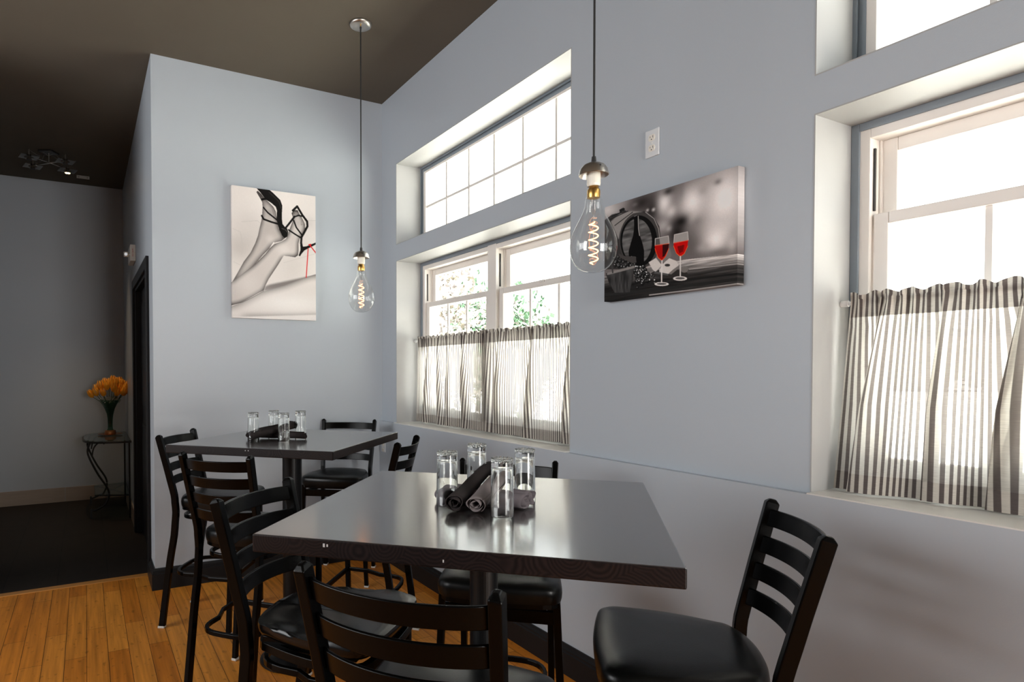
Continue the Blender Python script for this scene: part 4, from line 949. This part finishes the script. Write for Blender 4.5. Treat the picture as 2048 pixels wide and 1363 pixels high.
# glass console table
TZ = .73
def dshape(off=0, n=28):
    cx, cy, ax, ay = .368, 6.85, .40-off, .485-off; pts = [(cx, cy-ay)]
    for i in range(1, n):
        a = -math.pi/2-math.pi*i/n; e = .62; c_, s_ = math.cos(a), math.sin(a)
        pts.append((cx+math.copysign(abs(c_)**e, c_)*ax, cy+math.copysign(abs(s_)**e, s_)*ay))
    pts.append((cx, cy+ay)); return pts
t = thing('console_table', 'small black iron console table with rounded glass top against the hall wall', 'table', (.368, 6.85, 0))
def rel(p): return (p[0]-.368, p[1]-6.85)
bm = BM(); prism(bm, [rel(p) for p in dshape(.006)][::-1], TZ-.004, TZ+.004); obj('glass_top', bm, M['tableglass'], t)
bm = BM(); sweep(bm, [(*rel(p), TZ-.012) for p in dshape(.0)], .012, .016, closed=True); obj('top_rim', bm, M['iron'], t)
bm = BM(); sh = [(-.30, -.27), (-.005, -.40), (-.005, .33), (-.30, .27)]; sweep(bm, [(x, y, .20) for x, y in sh], .010, .010, closed=True); sweep(bm, smooth_path([(-.30, -.27, .2), (-.15, -.05, .2), (-.005, .33, .2)], 8), .007, .007); sweep(bm, smooth_path([(-.30, .27, .2), (-.15, 0, .2), (-.005, -.40, .2)], 8), .007, .007); obj('shelf_frame', bm, M['iron'], t)
bm = BM(); prism(bm, sh, .206, .212); obj('glass_shelf', bm, M['tableglass'], t)
for y in (-.46, .34):
    bm = BM(); sweep(bm, [(-.012, y, 0), (-.012, y, TZ-.02)], .016, .016, up=(1, 0, 0)); obj('wall_leg', bm, M['iron'], t)
for y in (-.34, .32):
    bm = BM(); P = smooth_path([(-.34, y*.95, TZ-.02), (-.36, y*.95, TZ-.08), (-.35, y, .58), (-.28, y, .42), (-.20, y, .28), (-.185, y, .2), (-.22, y, .12), (-.30, y, .075), (-.335, y, .07)], 6); tube(bm, P, .009, 8)
    P = smooth_path([(-.22, y*.95, TZ-.04), (-.235, y*.95, TZ-.02), (-.27, y, TZ-.022), (-.31, y, TZ-.07), (-.325, y, TZ-.15)], 6); tube(bm, P, .007, 8)
    sweep(bm, [(-.335, y, .0), (-.335, y, .09)], .016, .016, up=(1, 0, 0)); obj('scroll_leg', bm, M['iron'], t, smooth=False)
# copper dish, vase, tulips
VX, VY = .215, 6.98
bm = BM(); lathe(bm, [(0, .0), (.05, .0), (.115, .010), (.116, .013), (.05, .005), (0, .005)], 36, (VX, VY, TZ+.0045)); lathe(bm, [(0, .0055), (.052, .006), (.054, .02), (.050, .044), (.045, .048), (0, .048)], 32, (VX, VY, TZ+.0045)); tag(obj('copper_dish', bm, M['copper'], smooth=True), 'round copper dish with a raised foot on the glass table', 'dish')
vz = TZ+.0053+.048
bm = BM(); pr = [(0, 0), (.030, 0), (.031, .004), (.024, .012), (.0225, .05), (.024, .11), (.030, .16), (.043, .215), (.064, .262), (.092, .298), (.105, .306)]
lathe(bm, pr, 40, (VX, VY, vz)); tag(obj('vase', bm, M['vase'], smooth=True), 'dark green flared glass vase of orange tulips on the copper dish', 'vase')
def tulip_mesh():
    bm = BM()
    for k in range(6):
        a0 = k*math.pi/3; rows = []
        for j, (r, z, w) in enumerate([(.004, 0, .006), (.019, .010, .017), (.0255, .028, .021), (.024, .046, .018), (.017, .062, .010), (.013, .070, .002)]):
            rr = r*(1 if k % 2 else .9); row = []
            for i in range(5):
                u = -1+2*i/4; a = a0+u*w/max(rr, .006)*.55; q = rr*(1-.10*u*u); row.append(bm.verts.new((q*math.cos(a), q*math.sin(a), z+.003*(1-u*u))))
            rows.append(row)
        for A_, B_ in zip(rows, rows[1:]):
            for i in range(4): bm.faces.new([A_[i], A_[i+1], B_[i+1], B_[i]])
    me = bpy.data.meshes.new('flower_head'); bm.to_mesh(me); bm.free(); me.materials.append(M['tulip']); me.polygons.foreach_set('use_smooth', [True]*len(me.polygons)); return me
tm = tulip_mesh(); rnd = random.Random(4)
heads = [(-.165, -.02, .115), (-.12, .05, .165), (-.125, -.06, .13), (-.06, -.03, .125), (-.045, .06, .225), (-.03, -.03, .185), (-.085, .0, .19), (.0, .02, .215), (.03, .08, .24), (.055, -.02, .215), (.035, -.07, .165), (.06, -.05, .125), (.09, -.02, .175), (.095, .05, .235), (.115, -.05, .135), (.125, .0, .125), (.14, .04, .19), (.075, .06, .22), (.02, -.05, .2), (.105, .02, .215), (-.01, .09, .2), (.135, -.02, .165)]
for i, (dx, dy, dz) in enumerate(heads):
    px_, py_, pz_ = dx*.92, dy*1.1, .306+dz-.085
    r_ = thing('tulip', 'orange tulip in the green glass vase', 'flower', (VX, VY, vz), 0, 'orange tulips in the vase')
    f = .016*math.hypot(dx, dy)/.16
    base = (dx*.10, dy*.10, .03); mid = (dx*.45, dy*.45, .27)
    P = smooth_path([base, (dx*.13, dy*.13, .14), mid, (px_, py_, pz_)], 5); bm = BM(); tube(bm, P, .0028, 6); obj('stem', bm, M['stem'], r_, smooth=True)
    h = bpy.data.objects.new('flower_head', tm); link(h, r_); h.location = (px_, py_, pz_-.002)
    dv = (Vector((px_, py_, pz_))-Vector(mid)).normalized()*.6+Vector((0, 0, .4)); h.rotation_mode = 'QUATERNION'; h.rotation_quaternion = dv.to_track_quat('Z', 'Y'); s = rnd.uniform(1.2, 1.4); h.scale = (s, s, s)
bm = BM()
for i in range(150):
    a = rnd.uniform(0, 6.28); r = rnd.uniform(.0, .10)**1; c = (VX+r*math.cos(a), VY+r*math.sin(a), vz+.29+rnd.uniform(0, .05)-r*.1); bmesh.ops.create_icosphere(bm, subdivisions=1, radius=rnd.uniform(.004, .008), matrix=Matrix.Translation(c))
tag(obj('filler_sprigs', bm, M['sprig'], smooth=True), 'white filler blossoms between the tulips at the vase rim', 'flowers', kind='stuff')

# ------------------------------------------------------------------ outside
bm = BM(); box(bm, XW+.4, 160, -90, 160, -.5, -.30); struct('floor_outside', bm, M['ground'], 'pale sunlit lot outside the windows')
def tree(label, x, y, h, rad, zc, n, mleaf, mflow, nf, seed, group, leaf=.10, cat='tree'):
    rn = np.random.RandomState(seed); t = thing('tree', label, cat, (x, y, -.30), 0, group)
    def cloud(name, n, m, size, flat):
        th = rn.rand(n)*2*np.pi; ph = np.arccos(2*rn.rand(n)-1); lob = 1+.25*np.sin(3*th+seed)*np.sin(2*ph+1); r = (rn.rand(n)**.4)*lob
        c = np.stack([r*np.sin(ph)*np.cos(th)*rad, r*np.sin(ph)*np.sin(th)*rad, zc+r*np.cos(ph)*(h-zc)], 1); c[:, 2] = np.maximum(c[:, 2], .25)
        a = rn.randn(n, 3); a /= np.linalg.norm(a, axis=1)[:, None]; b = np.cross(a, rn.randn(n, 3)); b /= np.linalg.norm(b, axis=1)[:, None]; s = size*(.5+rn.rand(n))[:, None]
        V = np.stack([c-a*s, c+b*s*.55, c+a*s, c-b*s*.55], 1).reshape(-1, 3); F = np.arange(4*n).reshape(-1, 4)
        me = bpy.data.meshes.new(name); me.from_pydata(V.tolist(), [], F.tolist()); me.materials.append(m); o = bpy.data.objects.new(name, me); link(o, t)
    cloud('foliage', n, mleaf, leaf, .5)
    if nf: cloud('blossom', nf, mflow, leaf*.8, .5)
    bm = BM(); tube(bm, [(0, 0, 0), (.05, 0, zc*.6), (0, .05, zc*1.2)], .04+.02*h/3, 8, up=(1, 0, 0), scale=[1.2, 1, .5]); obj('trunk', bm, M['twig'], t, smooth=True); return t
def at(px, d): # ground point seen at image column px, d metres along the view axis
    k = (px-CAM_CX)/CAM_F; return (fwv.x*d+rtv.x*k*d, fwv.y*d+rtv.y*k*d)
tree('pale blossoming tree outside the left window, seen through its leftmost panes', *at(872, 12), 4.4, 1.05, 2.3, 900, M['leaf2'], M['blossom'], 2600, 1, 'trees close outside the windows', .07)
tree('green shrub tree with blossoms outside, seen just left of the window mullion', *at(955, 17.6), 4.1, 1.15, 2.5, 3200, M['leaf'], M['blossom'], 1500, 2, 'trees close outside the windows', .085)
tree('green shrub tree with blossoms outside, seen just right of the window mullion', *at(1042, 14.8), 3.5, .9, 2.1, 2600, M['leaf'], M['blossom'], 1500, 3, 'trees close outside the windows', .08)
for i, (px_, d) in enumerate([(1200, 62), (1420, 57), (1640, 52), (1830, 48), (2030, 45), (2260, 42)]):
    tree('dark tree in the distant row across the lot, veiled by the right curtain', *at(px_, d), 6.2, 2.75, 3.0, 2200, M['leaf'], None, 0, 20+i, 'distant tree row', .62)
